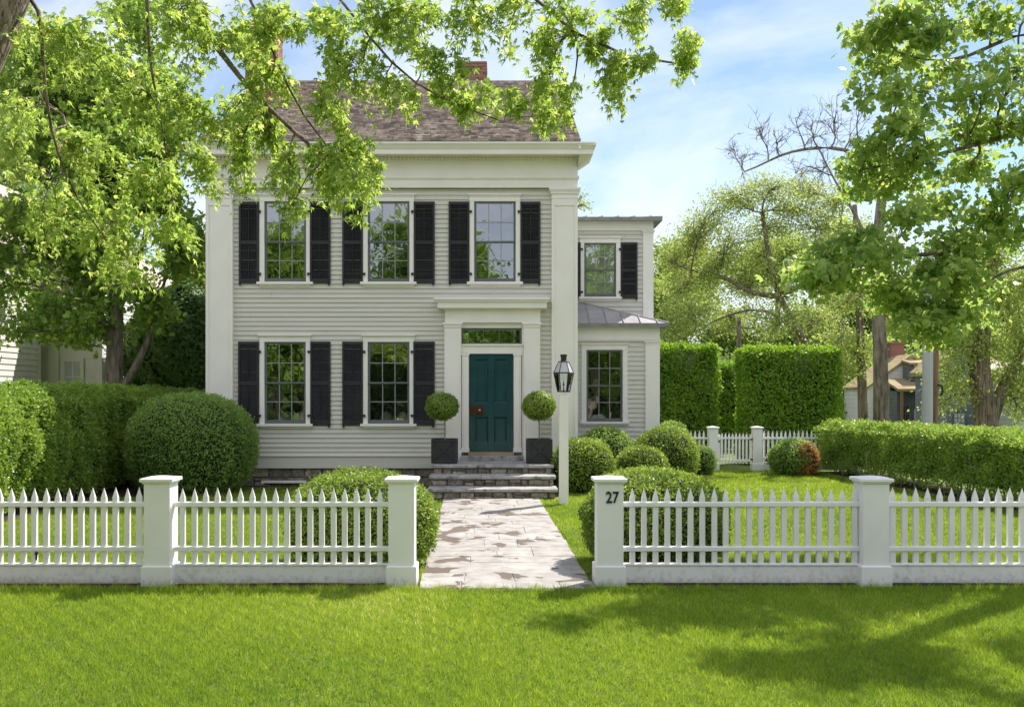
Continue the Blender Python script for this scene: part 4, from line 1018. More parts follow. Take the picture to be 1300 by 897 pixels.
limbs = [([(-4.15,8,5.7),(-3.3,8,6.3),P(236,-25,8),P(248,25,8),P(285,82,8),P(330,125,8),P(385,185,8),P(412,200,8)], .05),
         ([(-4.1,8,5.8),(-2.5,8,6.5),(-.5,8,6.4),P(640,-30,8),P(700,30,8),P(770,85,8),P(835,97,8),P(868,82,8)], .035),
         ([(-4.2,8,5.5),P(55,-10,8.2),P(52,60,8.2),P(62,160,8.4),P(90,245,8.6),P(132,300,8.8)], .022),
         ([(-2.5,8,6.5),P(400,-40,8),P(450,20,8),P(500,90,8),P(540,120,8),P(640,155,8)], .02),
         ([(-3.3,8,6.3),P(300,-50,7.8),P(345,60,8),P(380,150,8),P(430,200,8),P(470,250,8)], .02),
         ([(-3.3,8.1,6.3),P(190,-50,7.8),P(185,60,8),P(205,150,8.6),P(220,260,9)], .02),
         ([(-.5,8,6.4),P(740,-50,8),P(800,-10,8),P(850,5,8)], .02)]
ax = (-.45/math.cos(R(25)))
clump_tree('maple_tree', 'silver maple leaning in at the left corner, its drooping branches hanging across the roof', 'tree',
           [(-7.0,8,0),(-6.55,8,1.2),(-5.78,8,2.6),(-4.70,8,4.6),(-4.15,8,5.6),(-3.9,8,6.2)], .86, clumps, L['silver'], M['bark'], TM, lsize=.061, twigs=14, per=29,
           spread=.036, seed=21, droop=1.3, limbs=limbs, twig_r=.004, align=.12, flat=1.1, hang=.9, limb_r=.012, side=20, tstart=.85)
# left tree behind the hedge
d = 25.
cl = rand_clumps(P(125, 170, d), (3.2, 2.4, 4.6), 62, 1.05, 5, .3) + [pc(40,400,d,35,25,.6,.6), pc(95,390,d,30,25,.6,.6), pc(205,400,d,30,35,.7,.8), pc(225,330,d,35,40,.8,1), pc(60,330,d,50,40,.9,1), pc(20,300,d,50,50,1,1), pc(150,420,d+.8,40,20,.6,.4),
      pc(215,265,d,30,30,.7,.9), pc(110,345,d,40,35,.8,1), pc(178,370,d-.5,35,30,.7,.7), pc(-20,380,d,40,40,.8,.8), pc(30,365,d+1,45,35,.8,1), pc(75,425,d,30,16,.5,.5), pc(235,300,d,25,35,.8,.9), pc(115,400,d-1,22,22,.5,.5), pc(185,410,d,22,18,.5,.4), pc(20,420,d-.5,32,20,.6,.7), pc(60,395,d-1,30,24,.6,.7), pc(-10,330,d,40,40,.8,.9), pc(100,430,d-.5,22,14,.4,.5)]
clump_tree('broadleaf_tree', 'large broadleaf tree with dark trunk behind the shaded hedge, between the two houses', 'tree',
           [P(146,560,d)[:2]+(0,), P(145,480,d), P(147,400,d), P(150,300,d), P(148,180,d), P(150,80,d)], .25, cl, L['left'], M['greybark'], TL, lsize=.115, twigs=14, per=30,
           spread=.2, seed=22, droop=.4, limbs=[([P(143,440,d),P(125,400,d),P(108,340,d),P(85,290,d),P(60,240,d)], .14), ([P(152,500,d),P(172,465,d),P(190,430,d),P(198,390,d),P(215,340,d)], .11), ([P(147,400,d),P(165,360,d),P(185,300,d),P(190,230,d)], .1)],
           twig_r=.012, limb_r=.05, align=.3, flat=.6)
# dark evergreen
ev = thing('evergreen_tree', 'dark evergreen shrub tree filling the gap beside the left corner pilaster', 'tree', (X(224,29.5), 29.5, 0))
m = MB(); m.tube([(X(224,29.5),29.5,0),(X(224,29.5),29.5,4)], [.12,.03], 6); m.build('trunk', M['darkbark'], ev)
for i, (px, py, rx, rz) in enumerate(((224,450,1.45,1.6),(232,410,1.0,1.1),(205,470,1.0,1.3),(258,470,1.0,1.8))):
    if i == 0: V0 = shrub('crown', None, None, (X(px,29.5),29.5,max(Z(py,29.5),rz*.9)), (rx,rx,rz), L['ever'], dens=900, lsize=.11, seed=70+i, parent=ev, bump=.14, bs=4)
    else: shrub('crown', None, None, (X(px,29.5),29.5-.1*i,Z(py,29.5)), (rx,rx*.8,rz), L['ever'], dens=900, lsize=.11, seed=70+i, parent=ev, bump=.16, bs=4)
# Norway maple on the right
d = 14.
cl = []
for a,b,rx,ry,w in ((1100,50,28,22,.8),(1140,25,45,28,1.1),(1140,75,45,26,1.1),(1190,30,50,40,1.2),(1210,90,45,30,1),(1260,20,50,35,1.1),(1290,80,40,30,.9),(1110,90,22,12,.5),(1095,118,12,9,.4),(1170,118,20,10,.4),(1240,120,30,22,.7),(1140,105,25,12,.5),
      (1105,185,32,22,1),(1085,215,22,20,.8),(1150,160,28,18,.9),(1165,200,45,30,1.2),(1130,235,45,22,1.1),(1100,240,30,18,.9),(1225,165,45,28,1.1),(1280,160,40,32,1),(1230,220,50,30,1.2),(1290,225,35,30,1.1),(1195,255,40,26,1.1),(1250,270,45,28,1.1),(1300,290,28,22,.7),(1155,270,26,16,.7),
      (1230,315,35,26,1.1),(1195,305,35,24,1.1),(1215,355,34,24,1.0),(1250,365,26,20,.7),(1175,345,34,20,1),(1090,305,32,14,.9),(1050,320,34,15,1.0),(1125,325,34,16,1.0),(1020,345,16,14,.6),(1045,350,30,12,.8),(1085,352,30,14,.8),(1130,365,30,14,.8),(1035,372,14,8,.35),
      (1160,385,34,18,1),(1205,395,34,18,1),(1185,418,30,14,.9),(1240,405,16,12,.4),(1120,385,12,10,.4),(1150,410,18,10,.5),(1190,435,14,8,.5),(1330,120,40,60,1.2),(1340,230,40,50,1),(1340,20,50,50,1.2),(1200,-30,70,30,1.2),(1290,-30,60,30,1.2)):
    dd = d + random.uniform(-1.0, 1.0); cl.append((P(a,b,dd), (rx/F*d*.95, .55, ry/F*d*.9), w*1.0))
cl += rand_clumps((8.2,13.3,9.4), (4.2,1.9,1.2), 15, .5, 77, .2, .7)
clump_tree('maple_tree', 'broad leaved maple reaching in from the right over the side hedge and lawn', 'tree',
           [(9.6,14.4,0),(9.5,14.4,1.5),(9.4,14.3,3.0),(9.2,14.2,4.5),(9.0,14,6.2),(8.7,14,8.2),(8.3,13.8,9.6)], .32, cl, L['norway'], M['greybark'], TL, lsize=.092, twigs=15, per=18,
           spread=.12, seed=23, droop=.45, limbs=[([(9.3,14.2,3.4),P(1330,275,d),P(1290,292,d),P(1265,305,d),P(1225,318,d),P(1180,322,d),P(1120,328,d),P(1060,345,d)], .07),
           ([(9.1,14.1,4.8),P(1330,160,d),P(1280,170,d),P(1220,190,d),P(1150,205,d),P(1095,215,d)], .06), ([(9.0,14,6.0),P(1310,30,d),P(1240,70,d),P(1190,85,d),P(1120,60,d)], .05), ([(8.9,14,6.6),P(1300,10,d),P(1290,50,d),P(1296,85,d)], .04),
           ([(9.3,14.2,3.2),P(1310,330,d),P(1260,350,d),P(1215,385,d),P(1180,410,d)], .045)],
           twig_r=.006, limb_r=.028, align=.38, flat=.6, tstart=.5)
# pale spring tree behind the hedges
d = 44.
cl = []
rr_ = random.Random(12)
for a,b,rx,ry in ((880,300,38,26),(860,330,30,25),(860,370,30,30),(905,270,32,22),(935,250,32,20),(930,310,42,32),(980,240,40,22),(1020,240,34,24),(975,290,45,34),(1030,290,40,34),(900,350,42,34),(950,360,42,30),(1000,350,42,32),(1045,345,38,34),(880,400,42,30),(930,410,40,26),(990,410,45,28),(1045,405,40,34),(850,415,25,28),(915,330,35,25),(1010,265,35,22),(1060,260,30,30),(960,325,30,22)):
    cl.append((P(a,b,d+rr_.uniform(-1.5,1.5)), (rx/F*d, 1.1, ry/F*d), 1.0))
clump_tree('spring_tree', 'airy pale green tree with crooked dark limbs behind the clipped hedge blocks', 'tree',
           [P(1040,560,d)[:2]+(0,), P(1034,460,d), P(1015,420,d), P(985,372,d), P(975,320,d), P(968,270,d)], .22, cl, L['pale'], M['greybark'], TO, lsize=.11, twigs=30, per=52, sub=1,
           spread=.30, seed=24, droop=.3, limbs=[([P(985,374,d),P(1010,368,d),P(1040,345,d),P(1065,300,d),P(1070,260,d)], .15), ([P(985,376,d),P(950,372,d),P(920,350,d),P(880,345,d),P(845,330,d)], .14), ([P(1012,420,d),P(980,395,d),P(950,392,d),P(910,405,d),P(885,420,d)], .10)],
           twig_r=.018, limb_r=.045, align=.2, flat=.7, tw_mat=None)
# bare late tree with the stout straight trunk
d = 30.
cl = [(P(a,b,d), (rx/F*d*1.35, .9, ry/F*d*1.3), w) for a,b,rx,ry,w in ((940,200,26,26,1.0),(965,165,20,24,.9),(985,180,22,26,1),(925,180,16,14,.5),(1030,165,30,34,1.3),(1060,150,25,34,1.2),(1085,175,25,34,1.1),(1045,215,34,30,1.2),(1010,220,25,24,.7),(1150,120,30,24,1),(1190,110,28,22,.9),(1175,150,25,22,.8),(1010,150,16,20,.6))]
clump_tree('bare_tree', 'leafless tree with a stout straight trunk and one long crooked limb against the sky', 'tree',
           [P(1119,575,d)[:2]+(0,), P(1119,500,d), P(1117,420,d), P(1112,330,d), P(1120,240,d), P(1135,150,d)], .26, cl, L['dead'], M['greybark'], TO, lsize=.04, twigs=12, per=2, sub=5,
           spread=.03, seed=25, droop=0, limbs=[([P(1116,250,d),P(1100,200,d),P(1070,187,d),P(1040,187,d),P(1010,190,d),P(985,198,d),P(960,214,d),P(945,218,d)], .085), ([P(1113,330,d),P(1085,270,d),P(1060,230,d),P(1040,190,d)], .07)],
           twig_r=.011, limb_r=.028, align=.2, flat=.7)
d = 34.
clump_tree('slender_tree', 'slim brown trunk tree with sparse pale leaves, just left of the stout trunk', 'tree',
           [P(1097,575,d)[:2]+(0,), P(1095,500,d), P(1092,420,d), P(1090,340,d), P(1085,260,d)], .19, [pc(a,b,d,rx,ry,1.0,1) for a,b,rx,ry in ((1075,380,35,30),(1060,430,30,30),(1110,300,40,40),(1080,300,35,35),(1065,470,22,26),(1140,400,25,30),(1085,450,26,22))], L['pale'], M['greybark'], TO, lsize=.10, twigs=24, per=44,
           spread=.25, seed=26, twig_r=.014, limb_r=.03, align=.2)
# forked willow
d = 31.
cl = [pc(a,b,d,rx,ry,.9,w) for a,b,rx,ry,w in ((1200,480,24,26,.6),(1205,445,26,22,.6),(1225,410,32,26,.8),(1190,515,16,16,.3),(1222,500,14,16,.25),(1270,380,34,34,1.1),(1290,430,26,34,1.0),(1280,480,22,26,.8),(1250,440,26,22,.8),(1300,360,28,34,1),(1240,350,32,30,1),(1310,480,24,40,.9),(1265,330,34,24,.9),(1300,520,18,18,.5))]
clump_tree('willow_tree', 'forked rough barked willow with feathery foliage in front of the blue grey house', 'tree',
           [P(1252,575,d)[:2]+(0,), P(1252,520,d), P(1243,480,d), P(1245,430,d), P(1252,380,d), P(1262,320,d)], .40, cl, L['pale'], M['bark'], TO, lsize=.11, twigs=26, per=55,
           spread=.24, seed=27, droop=.8, limbs=[([P(1256,540,d),P(1268,505,d),P(1285,470,d),P(1305,430,d),P(1330,370,d)], .24)], twig_r=.012, limb_r=.05, align=.2, flat=1.1, hang=.15, side=12)
# sparse tree behind the wing
d = 42.
clump_tree('spring_tree', 'small sparse tree peeping out between the main house and the wing roof', 'tree',
           [P(712,600,d)[:2]+(0,), P(712,420,d), P(715,330,d), P(722,270,d)], .2, [pc(738,250,d,12,16,.8,1), pc(745,262,d,12,8,.8,.7), pc(700,260,d,30,30,1,1), pc(720,300,d,30,30,1,1)], L['pale'], M['greybark'], TO, lsize=.10, twigs=20, per=9, spread=.12, seed=28, twig_r=.012, limb_r=.03)
# far trees
far = [(868,350,66,50,50,'bg',13,'far hazy green tree behind the left half of the airy pale tree'),(985,335,68,60,50,'bg',14,'far hazy green tree behind the crown of the airy pale tree'),(1065,330,60,34,60,'bg',15,'far tree filling the gap under the long bare limb'),
       (850,400,62,60,60,'bg',1,'far green tree right of the wing, above the first hedge block'),(925,440,64,50,50,'bg',2,'far green tree above the garden gate'),(1010,440,62,60,55,'bg',3,'far tree behind the second hedge block'),(1075,410,66,40,70,'bgdark',4,'far shaded tree behind the slim brown trunk'),
       (1140,390,70,50,55,'bg',5,'far tree rising over the white gabled house'),(1200,380,72,50,60,'bgdark',6,'far tree over the tan roofed grey house'),(1280,400,70,60,80,'bg',7,'far tree beyond the forked willow at the frame edge'),
       (255,370,48,30,60,'bg',8,'light green far tree showing beside the left corner pilaster'),(100,330,55,90,110,'bgdark',9,'tall far tree behind the white neighbouring house'),(1230,450,58,55,40,'bg',11,'far pale tree filling the gap above the blue grey roof'),(1100,470,60,40,36,'bg',12,'low far tree behind the chimney of the white gabled house'),
       (-20,200,50,80,120,'bg',10,'far tree at the left frame edge above the white house')]
for px, py, d, rx, ry, lm, sd, lab in far:
    c = P(px, py, d); rad = (rx/F*d, rx/F*d*.7, ry/F*d)
    clump_tree('broadleaf_tree', lab, 'tree', [(c[0],d,0),(c[0],d,c[2]*.5),(c[0]+.3,d,c[2]),(c[0]+.2,d,c[2]+rad[2]*.7)], .3, rand_clumps(c, rad, 26, min(rad[0],rad[2])*.42, sd+100, .3), L[lm], M['greybark'], TO, lsize=.20, twigs=12, per=44, spread=.5, group='trees beyond the garden', seed=sd+40, twig_r=.03, limb_r=.07, align=.3, flat=.8)
for i, (x, y_, zc, rx, rz, lab) in enumerate(((-13,-14,8.5,5,5,'street tree across the road, mirrored in the lower left windows'),(-3.5,-16,9.5,5,5.5,'street tree across the road, mirrored in the middle windows'),(6,-14.5,8.5,5,5,'street tree across the road, mirrored in the right windows'),(15,-16,9,5,5.5,'street tree across the road, mirrored in the wing windows'))):
    clump_tree('broadleaf_tree', lab, 'tree', [(x,y_,0),(x+.2,y_,3),(x,y_,6),(x+.2,y_,zc+2)], .4, rand_clumps((x,y_,zc-1), (rx,3,rz), 60, 1.5, 300+i, .3), L['left'], M['greybark'], TO, lsize=.36, twigs=10, per=34, spread=.5, group='street trees across the road', seed=140+i, twig_r=.03, limb_r=.07, align=.3, flat=.8)
# low shrubbery under the far trees, hiding the horizon
for i, (x0, x1, y_, h) in enumerate(((-60,-14,58,5.0),(3,26,56,3.6),(24,70,64,5.5),(-45,45,-26,8.5))):
    o = hedge('shrubbery', 'dense wild shrubbery closing the view beyond the gardens', (x0, y_), (x1, y_), 4, h, L['bgdark'], dens=26, lsize=.34, seed=80+i, bump=.7, cat='shrubbery', edge=1.2, layers=3); o['kind'] = 'stuff'; del o['category']; o['label'] = ('wild shrubbery far behind the white neighbouring house', 'wild shrubbery far behind the garden gate', 'wild shrubbery far behind the grey houses', 'dense woodland edge across the road, seen only as reflections in the windows')[i]

# ================================================================== NEIGHBOURS, POLES
M['white'] = surf('white_house_paint', (.80,.78,.76), (.74,.72,.70), scale=2, rough=.6)
M['tanroof'] = surf('tan_mossy_roof', (.27,.19,.12), (.34,.28,.14), scale=2, rough=.9, island=.2, c3=(.30,.34,.08), s3=1.5, stretch=(1,1,3))
M['greywall'] = surf('dark_grey_siding', (.115,.13,.125), (.15,.165,.16), scale=3, rough=.7)
M['bluewall'] = surf('blue_grey_siding', (.15,.175,.235), (.19,.21,.27), scale=3, rough=.7)
M['lightwall'] = surf('light_grey_siding', (.42,.42,.41), (.48,.48,.47), scale=3, rough=.7)
def clap_walls(m, x0, x1, y0, y1, z0, z1, ex):
    clap(m, x0, x1, y0, z0, z1, ex, t=.02)
    m.T = lambda x, y, z: (x0-(y0-y)*1.0, y0+x, z); clap(m, .03, y1-y0, y0, z0, z1, ex, t=.02)
    m.T = lambda x, y, z: (x1+(y0-y), y1-x, z); clap(m, 0, y1-y0-.03, y0, z0, z1, ex, t=.02)
    m.T = None; m.box(x0+.05, x1-.05, y1-.1, y1, z0, z1)
def gable_front(m, x0, x1, y0, ze, zr, ex):
    z = ze; xm = (x0+x1)/2
    while z < zr-.02:
        zt = min(z+ex, zr); f0 = (z-ze)/(zr-ze); f1 = (zt-ze)/(zr-ze)
        a0, b0, a1, b1 = x0+(xm-x0)*f0, x1-(x1-xm)*f0, x0+(xm-x0)*f1, x1-(x1-xm)*f1
        m.add([(a0,y0-.02,z),(b0,y0-.02,z),(b1,y0-.003,zt),(a1,y0-.003,zt),(a0,y0+.05,z),(b0,y0+.05,z),(b1,y0+.05,zt),(a1,y0+.05,zt)], [(0,1,2,3),(0,4,5,1),(1,5,6,2),(3,7,4,0)])
        z = zt
def roof_y(m, x0, x1, y0, y1, ze, zr, th=.14, o=.25):   # ridge along y
    xm = (x0+x1)/2; k = (zr-ze)/(xm-x0)
    m.prism([(x0-o,ze-o*k),(xm,zr),(x1+o,ze-o*k),(x1+o,ze-o*k+th),(xm,zr+th*1.2),(x0-o,ze-o*k+th)], y0-o, y1+o, 'y')
def roof_x(m, x0, x1, y0, y1, ze, zr, th=.14, o=.25):
    ym = (y0+y1)/2; k = (zr-ze)/(ym-y0)
    m.prism([(y0-o,ze-o*k),(ym,zr),(y1+o,ze-o*k),(y1+o,ze-o*k+th),(ym,zr+th*1.2),(y0-o,ze-o*k+th)], x0-o, x1+o, 'x')
def small_window(parent, x0, x1, z0, z1, y, cols, rows, frame, glow=None):
    m = MB(); m.box(x0-.1, x0, y-.05, y, z0-.1, z1+.1); m.box(x1, x1+.1, y-.05, y, z0-.1, z1+.1); m.box(x0, x1, y-.05, y, z1, z1+.1); m.box(x0, x1, y-.06, y, z0-.1, z0)
    for i in range(1, cols): xx = x0+(x1-x0)*i/cols; m.box(xx-.015, xx+.015, y-.035, y, z0, z1)
    for i in range(1, rows): zz_ = z0+(z1-z0)*i/rows; m.box(x0, x1, y-.036, y, zz_-.015, zz_+.015)
    w = m.build('window', frame, parent); g = MB(); g.box(x0, x1, y-.028, y-.022, z0, z1); g.build('pane', glow or M['glass2'], w)
M['glass2'] = surf('dark_window_glass', (.03,.035,.04), (.05,.055,.06), rough=.08, spec=.8)
M['blind'] = surf('white_blind_glass', (.55,.57,.60), (.5,.52,.55), rough=.3)
# white neighbour on the left
n1 = thing('neighbour_house', 'white clapboard house at the left edge, half hidden by the large tree and hedge', 'house', (-16, 22, 0))
m = MB(); clap_walls(m, -21, -13.05, 15.5, 28.0, .3, 6.0, .16); clap_walls(m, -19, -11.5, 28.6, 37, .3, 5.6, .14); gable_front(m, -19, -11.5, 28.6, 5.6, 8.3, .14); gable_front(m, -21, -13.05, 15.5, 6, 8.8, .16)
m.build('wall', M['white'], n1)
for q in ((-13.18, -13.02, 27.84, 28.05, .3, 6.0), (-13.0, -12.72, 28.5, 28.58, .3, 5.6), (-11.62, -11.46, 28.52, 28.64, .3, 5.6)): m = MB(); m.box(*q); m.build('corner_board', M['white'], n1)
m = MB(); roof_y(m, -21, -13.05, 15.5, 28.0, 6.0, 8.8); roof_y(m, -19, -11.5, 28.6, 37, 5.6, 8.3); m.build('roof', M['shingle'], n1)
m = MB(); m.box(-21, -13.1, 15.6, 27.9, 0, .3); m.box(-19, -11.55, 28.7, 37, 0, .3); m.build('foundation', M['mortar'], n1)
small_window(n1, -12.55, -12.1, 1.2, 3.0, 28.57, 2, 4, M['white'], M['blind'])
# white shingled gable
d = 50
n2 = thing('neighbour_house', 'small white shingled house with mossy tan roof and brick chimney beyond the hedge', 'house', (X(1157,d), d, 0))
x0, x1 = X(1102,d), X(1212,d); ze, zr = Z(492,d), Z(453,d)
m = MB(); clap_walls(m, x0, x1, d, d+3.4, 0, ze, .22); gable_front(m, x0, x1, d, ze, zr, .22); m.build('wall', M['white'], n2)
m = MB(); roof_y(m, x0, x1, d, d+3.4, ze, zr, .12, .12); rf = m.build('roof', M['tanroof'], n2)
m = MB(); xm = (x0+x1)/2; m.box(xm-.15, xm+.55, d+2.2, d+2.9, zr-.5, Z(434,d+2)); m.box(xm-.2, xm+.6, d+2.15, d+2.95, Z(436,d+2), Z(434.5,d+2)); m.build('chimney', M['brick'], rf)
small_window(n2, X(1132,d), X(1140,d), Z(503,d), Z(490,d), d, 2, 2, M['greywall'])
# dark grey house with dormer, tan roof
d = 48.2
n3 = thing('neighbour_house', 'dark grey house front with tan porch roof and dormer, right behind the utility poles', 'house', (X(1160,d), d, 0))
x0, x1 = X(1139,d), X(1200,d)
m = MB(); clap_walls(m, x0, x1, d, d+1.6, 0, Z(496,d), .2); m.build('wall', M['greywall'], n3)
m = MB(); m.prism([(d-.5,Z(496.5,d)),(d+1.5,Z(483,d+1.5)),(d+1.5,Z(483,d+1.5)+.12),(d-.5,Z(496.5,d)+.12)], x0-.15, x1+.1, 'x'); m.build('porch_roof', M['tanroof'], n3)
m = MB(); clap_walls(m, X(1155,d+.9), x1, d+.9, d+1.7, 2.3, Z(463,d+.9), .2); m.build('dormer', M['greywall'], n3)
m = MB(); m.prism([(d+.7,Z(463,d+.9)),(d+1.75,Z(459,d+1.7)),(d+1.75,Z(459,d+1.7)+.1),(d+.7,Z(463,d+.9)+.1)], X(1153,d+.9), x1+.1, 'x'); m.build('roof', M['tanroof'], n3)
small_window(n3, X(1158,d+.9), X(1172,d+.9), Z(480,d), Z(467,d), d+.88, 2, 2, M['greywall'])
small_window(n3, X(1142.5,d)+.1, X(1153,d), Z(535,d), Z(515,d), d-.02, 2, 2, M['greywall']); small_window(n3, X(1163,d), X(1169,d), Z(535,d), Z(522,d), d-.02, 1, 2, M['white'], M['blind'])
m = MB(); m.box(x0-.02, x0+.1, d-.5, d-.4, 0, Z(496,d)); m.build('porch_post', M['polewood'], n3)
# blue grey house
d = 43
n4 = thing('neighbour_house', 'blue grey gabled house with tan roof edges and white gridded windows behind the willow', 'house', (X(1240,d), d, 0))
x0, x1 = X(1187,d), X(1262,d)
m = MB(); clap_walls(m, x0, x1, d, d+2, 0, Z(472,d), .2); gable_front(m, x0, x1, d, Z(472,d), Z(439,d), .2); clap_walls(m, x1, X(1294,d), d+.8, d+7, 0, Z(470,d), .2); m.build('wall', M['bluewall'], n4)
m = MB(); roof_y(m, x0, x1, d, d+2, Z(472,d), Z(439,d), .18, .2); roof_x(m, x1+.3, X(1294,d), d+.8, d+7, Z(470,d), Z(448,d), .15, .2); m.build('roof', M['tanroof'], n4)
m = MB(); m.box(X(1263,d), X(1268,d), d+.6, d+.8, Z(480,d), Z(466,d)); m.build('white_post', M['white'], n4)
small_window(n4, X(1211,d), X(1224,d), Z(543,d), Z(524,d), d, 3, 3, M['greywall'], M['blind']); small_window(n4, X(1276,d+.8), X(1287,d+.8), Z(545,d), Z(524,d), d+.8, 2, 3, M['greywall'], M['blind'])
d = 40
n5 = thing('neighbour_house', 'light grey clapboard building cut by the right edge of the view', 'house', (X(1320,d), d, 0))
m = MB(); clap_walls(m, X(1290,d), X(1380,d), d, d+6, 0, Z(482,d), .2); m.build('wall', M['lightwall'], n5)
m = MB(); roof_x(m, X(1290,d), X(1380,d), d, d+6, Z(482,d), Z(462,d)); m.build('roof', M['shingle'], n5)
def pole(name, label, px, d, r, h, m_, lean=0):
    t = thing(name, label, 'pole', (X(px,d), d, 0)); m = MB(); m.tube([(X(px,d),d,0),(X(px,d)+lean,d,h)], [r,r*.8], 12); m.build('shaft', m_, t, smooth=False)
    m = MB(); m.tube([(X(px,d)+lean-.4,d,h-.4),(X(px,d)+lean+.4,d,h-.4)], .04, 6); m.build('cross_arm', m_, t); return t
pole('utility_pole', 'thick pale grey pole rising from the hedge beside a thin brown one', 1176.5, 29, .165, 6.3, M['polegrey'], .06)
tp_ = pole('utility_pole', 'thin brown wooden pole close beside the thick grey pole', 1186.5, 29.3, .085, 6.0, M['polewood'], .08)
m = MB(); bx0 = X(1189,29.3); m.tube([(bx0,29.2,Z(488,29)),(bx0+.12,29.2,Z(490,29)),(bx0+.14,29.2,Z(497,29)),(bx0+.08,29.2,Z(502,29))], .03, 6); m.build('cable_bracket', M['iron'], tp_)
pole('utility_pole', 'weathered grey pole far behind the gap between the hedge blocks', 938, 39, .11, Z(403,39), M['greybark'])

# ================================================================== GRASS
def in_walk(x, y): return (np.abs(x-(.095-.026*(y-10.63))) < .905+.03*np.sin(y*23.)*np.sin(y*7.)) & (y > 10.45+.04*np.sin(x*19.)) & (y < 19.5)
def grass(name, regions, label, seed):
    r = np.random.default_rng(seed); Vs = []; rs = []
    for (y0, y1, dens, h, w) in regions:
        xw = 700/F*y1 + .4; n = int((y1-y0)*2*xw*dens)
        y = r.uniform(y0, y1, n); x = r.uniform(-xw, xw, n)
        k = (np.abs(x) < (690/F*y+.3)) & ~in_walk(x, y)
        k &= ~((y > 10.50) & (y < 10.86) & (np.abs(x-.1) > .9))      # fence line
        k &= ~((x > -1.45) & (x < 1.25) & (y > 19.2))                # steps
        k &= ~((y > 21.7) & (x < 1.9)) & ~((y > 24.5) & (x < 4.3)) & ~((x < -6.9) & (y > 19.6)) & ~((x < -8.02) & (y > 12.5)) & (y < 26.2)
        k &= ~((y > 14.) & (x > 8.55+.0*(y)) & (x > 8.45+(26.1-y)*.084))
        for (cx, cy, rr) in ((1.95,12.05,.75),(-1.67,12.1,.8),(1.8,20.9,.55)): k &= ((x-cx)**2+(y-cy)**2) > rr**2
        x, y = x[k], y[k]; n = len(x)
        pz = np.stack([x, y, np.zeros(n)], 1); f = .5+.5*wob(pz, 1.1, seed); f2 = .5+.5*wob(pz, 4.5, seed+3)
        f3 = .5+.5*wob(pz, 14., seed+7); f4 = np.clip(wob(pz, .55, seed+11), -1, 1); hh = h*(.5+.7*r.random(n))*(.55+.35*f2+.6*f3); a = r.uniform(0, 6.283, n); ww = w*(.7+.6*r.random(n))
        lean = r.normal(size=(n,2))*hh[:,None]*.45
        bx0 = np.stack([x-np.cos(a)*ww, y-np.sin(a)*ww, np.zeros(n)+.001], 1); b1 = np.stack([x+np.cos(a)*ww, y+np.sin(a)*ww, np.zeros(n)+.001], 1)
        tp_ = np.stack([x+lean[:,0], y+lean[:,1], hh], 1)
        Vs.append(np.stack([bx0, b1, tp_], 1).reshape(-1,3)); rs.append(np.clip(r.random(n)**1.5*.62+f*.22+f2*.2+f3*.26+f4*.12-.12, 0, 1))
    V = np.concatenate(Vs); Fc = np.arange(len(V)).reshape(-1,3)
    return tag(np_mesh(name, V, Fc, L['grass'], None, np.concatenate(rs)), label, None, None, 'stuff')
grass('grass', [(6.2,8.2,6000,.048,.0032),(8.2,10.52,4600,.05,.0036),(10.34,10.52,5000,.085,.003)], 'short mown verge grass in front of the picket fence', 1)
grass('grass', [(10.8,14,2600,.045,.0042),(14,18,1700,.045,.006),(18,22,1100,.045,.008),(22,26.3,800,.045,.010)], 'mown lawn inside the picket fence', 2)

# ================================================================== LIGHT, SKY, CAMERA
EL, AZ = R(51), R(42)
sun = bpy.data.lights.new('sun', 'SUN'); sun.energy = 4.2; sun.angle = R(.55); sun.color = (1, .94, .84)
so = bpy.data.objects.new('sun', sun); C.objects.link(so)
sd = Vector((math.sin(AZ)*math.cos(EL), math.cos(AZ)*math.cos(EL), math.sin(EL)))
so.rotation_euler = (-sd).to_track_quat('-Z', 'Y').to_euler(); so.location = (0,0,30)
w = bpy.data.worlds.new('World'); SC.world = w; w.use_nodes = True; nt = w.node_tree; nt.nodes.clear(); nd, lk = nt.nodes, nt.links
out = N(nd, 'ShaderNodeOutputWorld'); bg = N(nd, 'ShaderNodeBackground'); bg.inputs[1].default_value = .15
sky = N(nd, 'ShaderNodeTexSky', sky_type='NISHITA'); sky.sun_disc = False; sky.sun_elevation = EL; sky.sun_rotation = AZ; sky.air_density = 1.0; sky.dust_density = .3; sky.ozone_density = 2.0
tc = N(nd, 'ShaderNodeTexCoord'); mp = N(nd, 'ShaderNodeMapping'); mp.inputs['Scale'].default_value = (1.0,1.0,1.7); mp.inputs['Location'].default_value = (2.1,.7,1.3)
no = N(nd, 'ShaderNodeTexNoise'); no.inputs['Scale'].default_value = 3.0; no.inputs['Detail'].default_value = 9; no.inputs['Roughness'].default_value = .56; no.inputs['Distortion'].default_value = .5
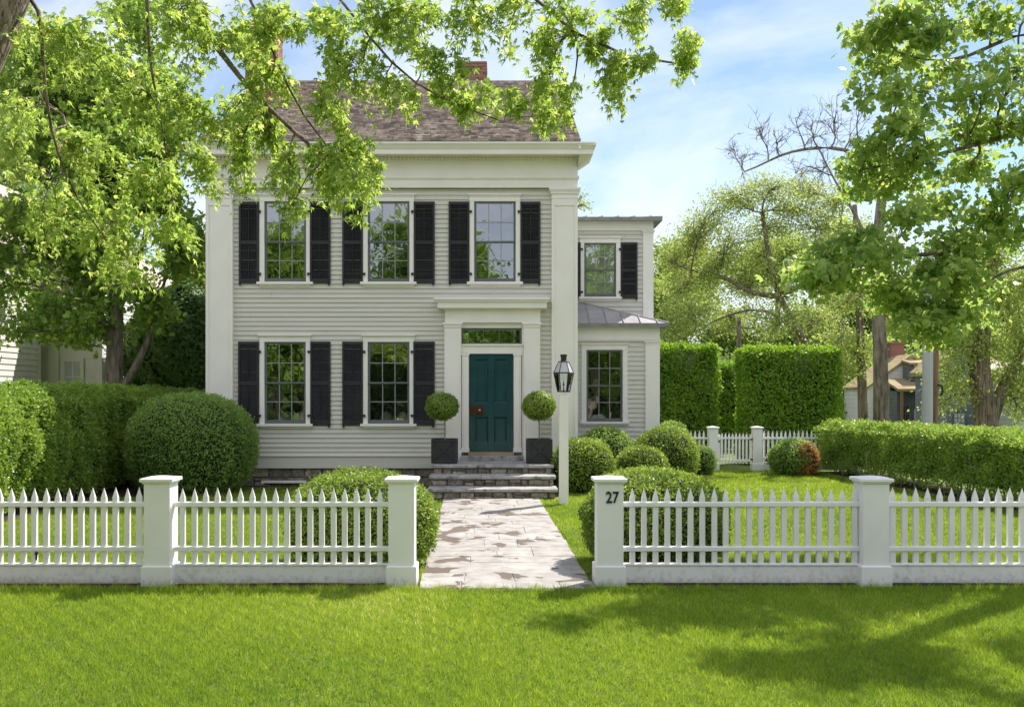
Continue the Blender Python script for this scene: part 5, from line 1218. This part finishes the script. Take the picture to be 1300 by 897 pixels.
sp = N(nd, 'ShaderNodeSeparateXYZ'); mr = N(nd, 'ShaderNodeMapRange'); mr.inputs[1].default_value = .3; mr.inputs[2].default_value = -.5; mr.inputs[3].default_value = 0; mr.inputs[4].default_value = .22
ad = N(nd, 'ShaderNodeMath', operation='ADD')   # extra unseen cloud behind the camera, added to brighten the shaded facade
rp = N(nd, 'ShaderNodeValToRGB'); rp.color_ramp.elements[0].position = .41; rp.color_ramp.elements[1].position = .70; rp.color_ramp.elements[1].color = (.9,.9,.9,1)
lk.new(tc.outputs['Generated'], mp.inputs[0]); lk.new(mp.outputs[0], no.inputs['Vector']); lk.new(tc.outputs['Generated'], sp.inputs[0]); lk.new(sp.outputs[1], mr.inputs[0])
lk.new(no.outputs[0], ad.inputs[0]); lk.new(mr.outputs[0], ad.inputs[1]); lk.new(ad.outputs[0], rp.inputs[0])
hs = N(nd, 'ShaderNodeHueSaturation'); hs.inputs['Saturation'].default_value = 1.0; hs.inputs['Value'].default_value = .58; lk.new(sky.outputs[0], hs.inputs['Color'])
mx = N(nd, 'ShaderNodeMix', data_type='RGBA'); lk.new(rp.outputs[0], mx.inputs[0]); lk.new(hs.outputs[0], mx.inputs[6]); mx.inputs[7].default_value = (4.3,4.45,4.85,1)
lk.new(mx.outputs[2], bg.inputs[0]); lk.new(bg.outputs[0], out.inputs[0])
cam = bpy.data.cameras.new('camera'); co = bpy.data.objects.new('camera', cam); C.objects.link(co)
co.location = (0, 0, 2.1); co.rotation_euler = (R(90), 0, 0)
cam.sensor_width = 36; cam.sensor_fit = 'HORIZONTAL'; cam.lens = 36*F/1300; cam.shift_x = 18/1300; cam.shift_y = 49.5/1300; cam.clip_end = 2000; cam.clip_start = .05
SC.camera = co
vs = SC.view_settings; vs.view_transform = 'Standard'; vs.look = 'None'; vs.gamma = 1; vs.exposure = 0.88
SC.cycles.max_bounces = 10; SC.cycles.diffuse_bounces = 7; SC.cycles.transmission_bounces = 8; SC.cycles.transparent_max_bounces = 8; SC.cycles.use_denoising = True
SC.cycles.sample_clamp_indirect = 6
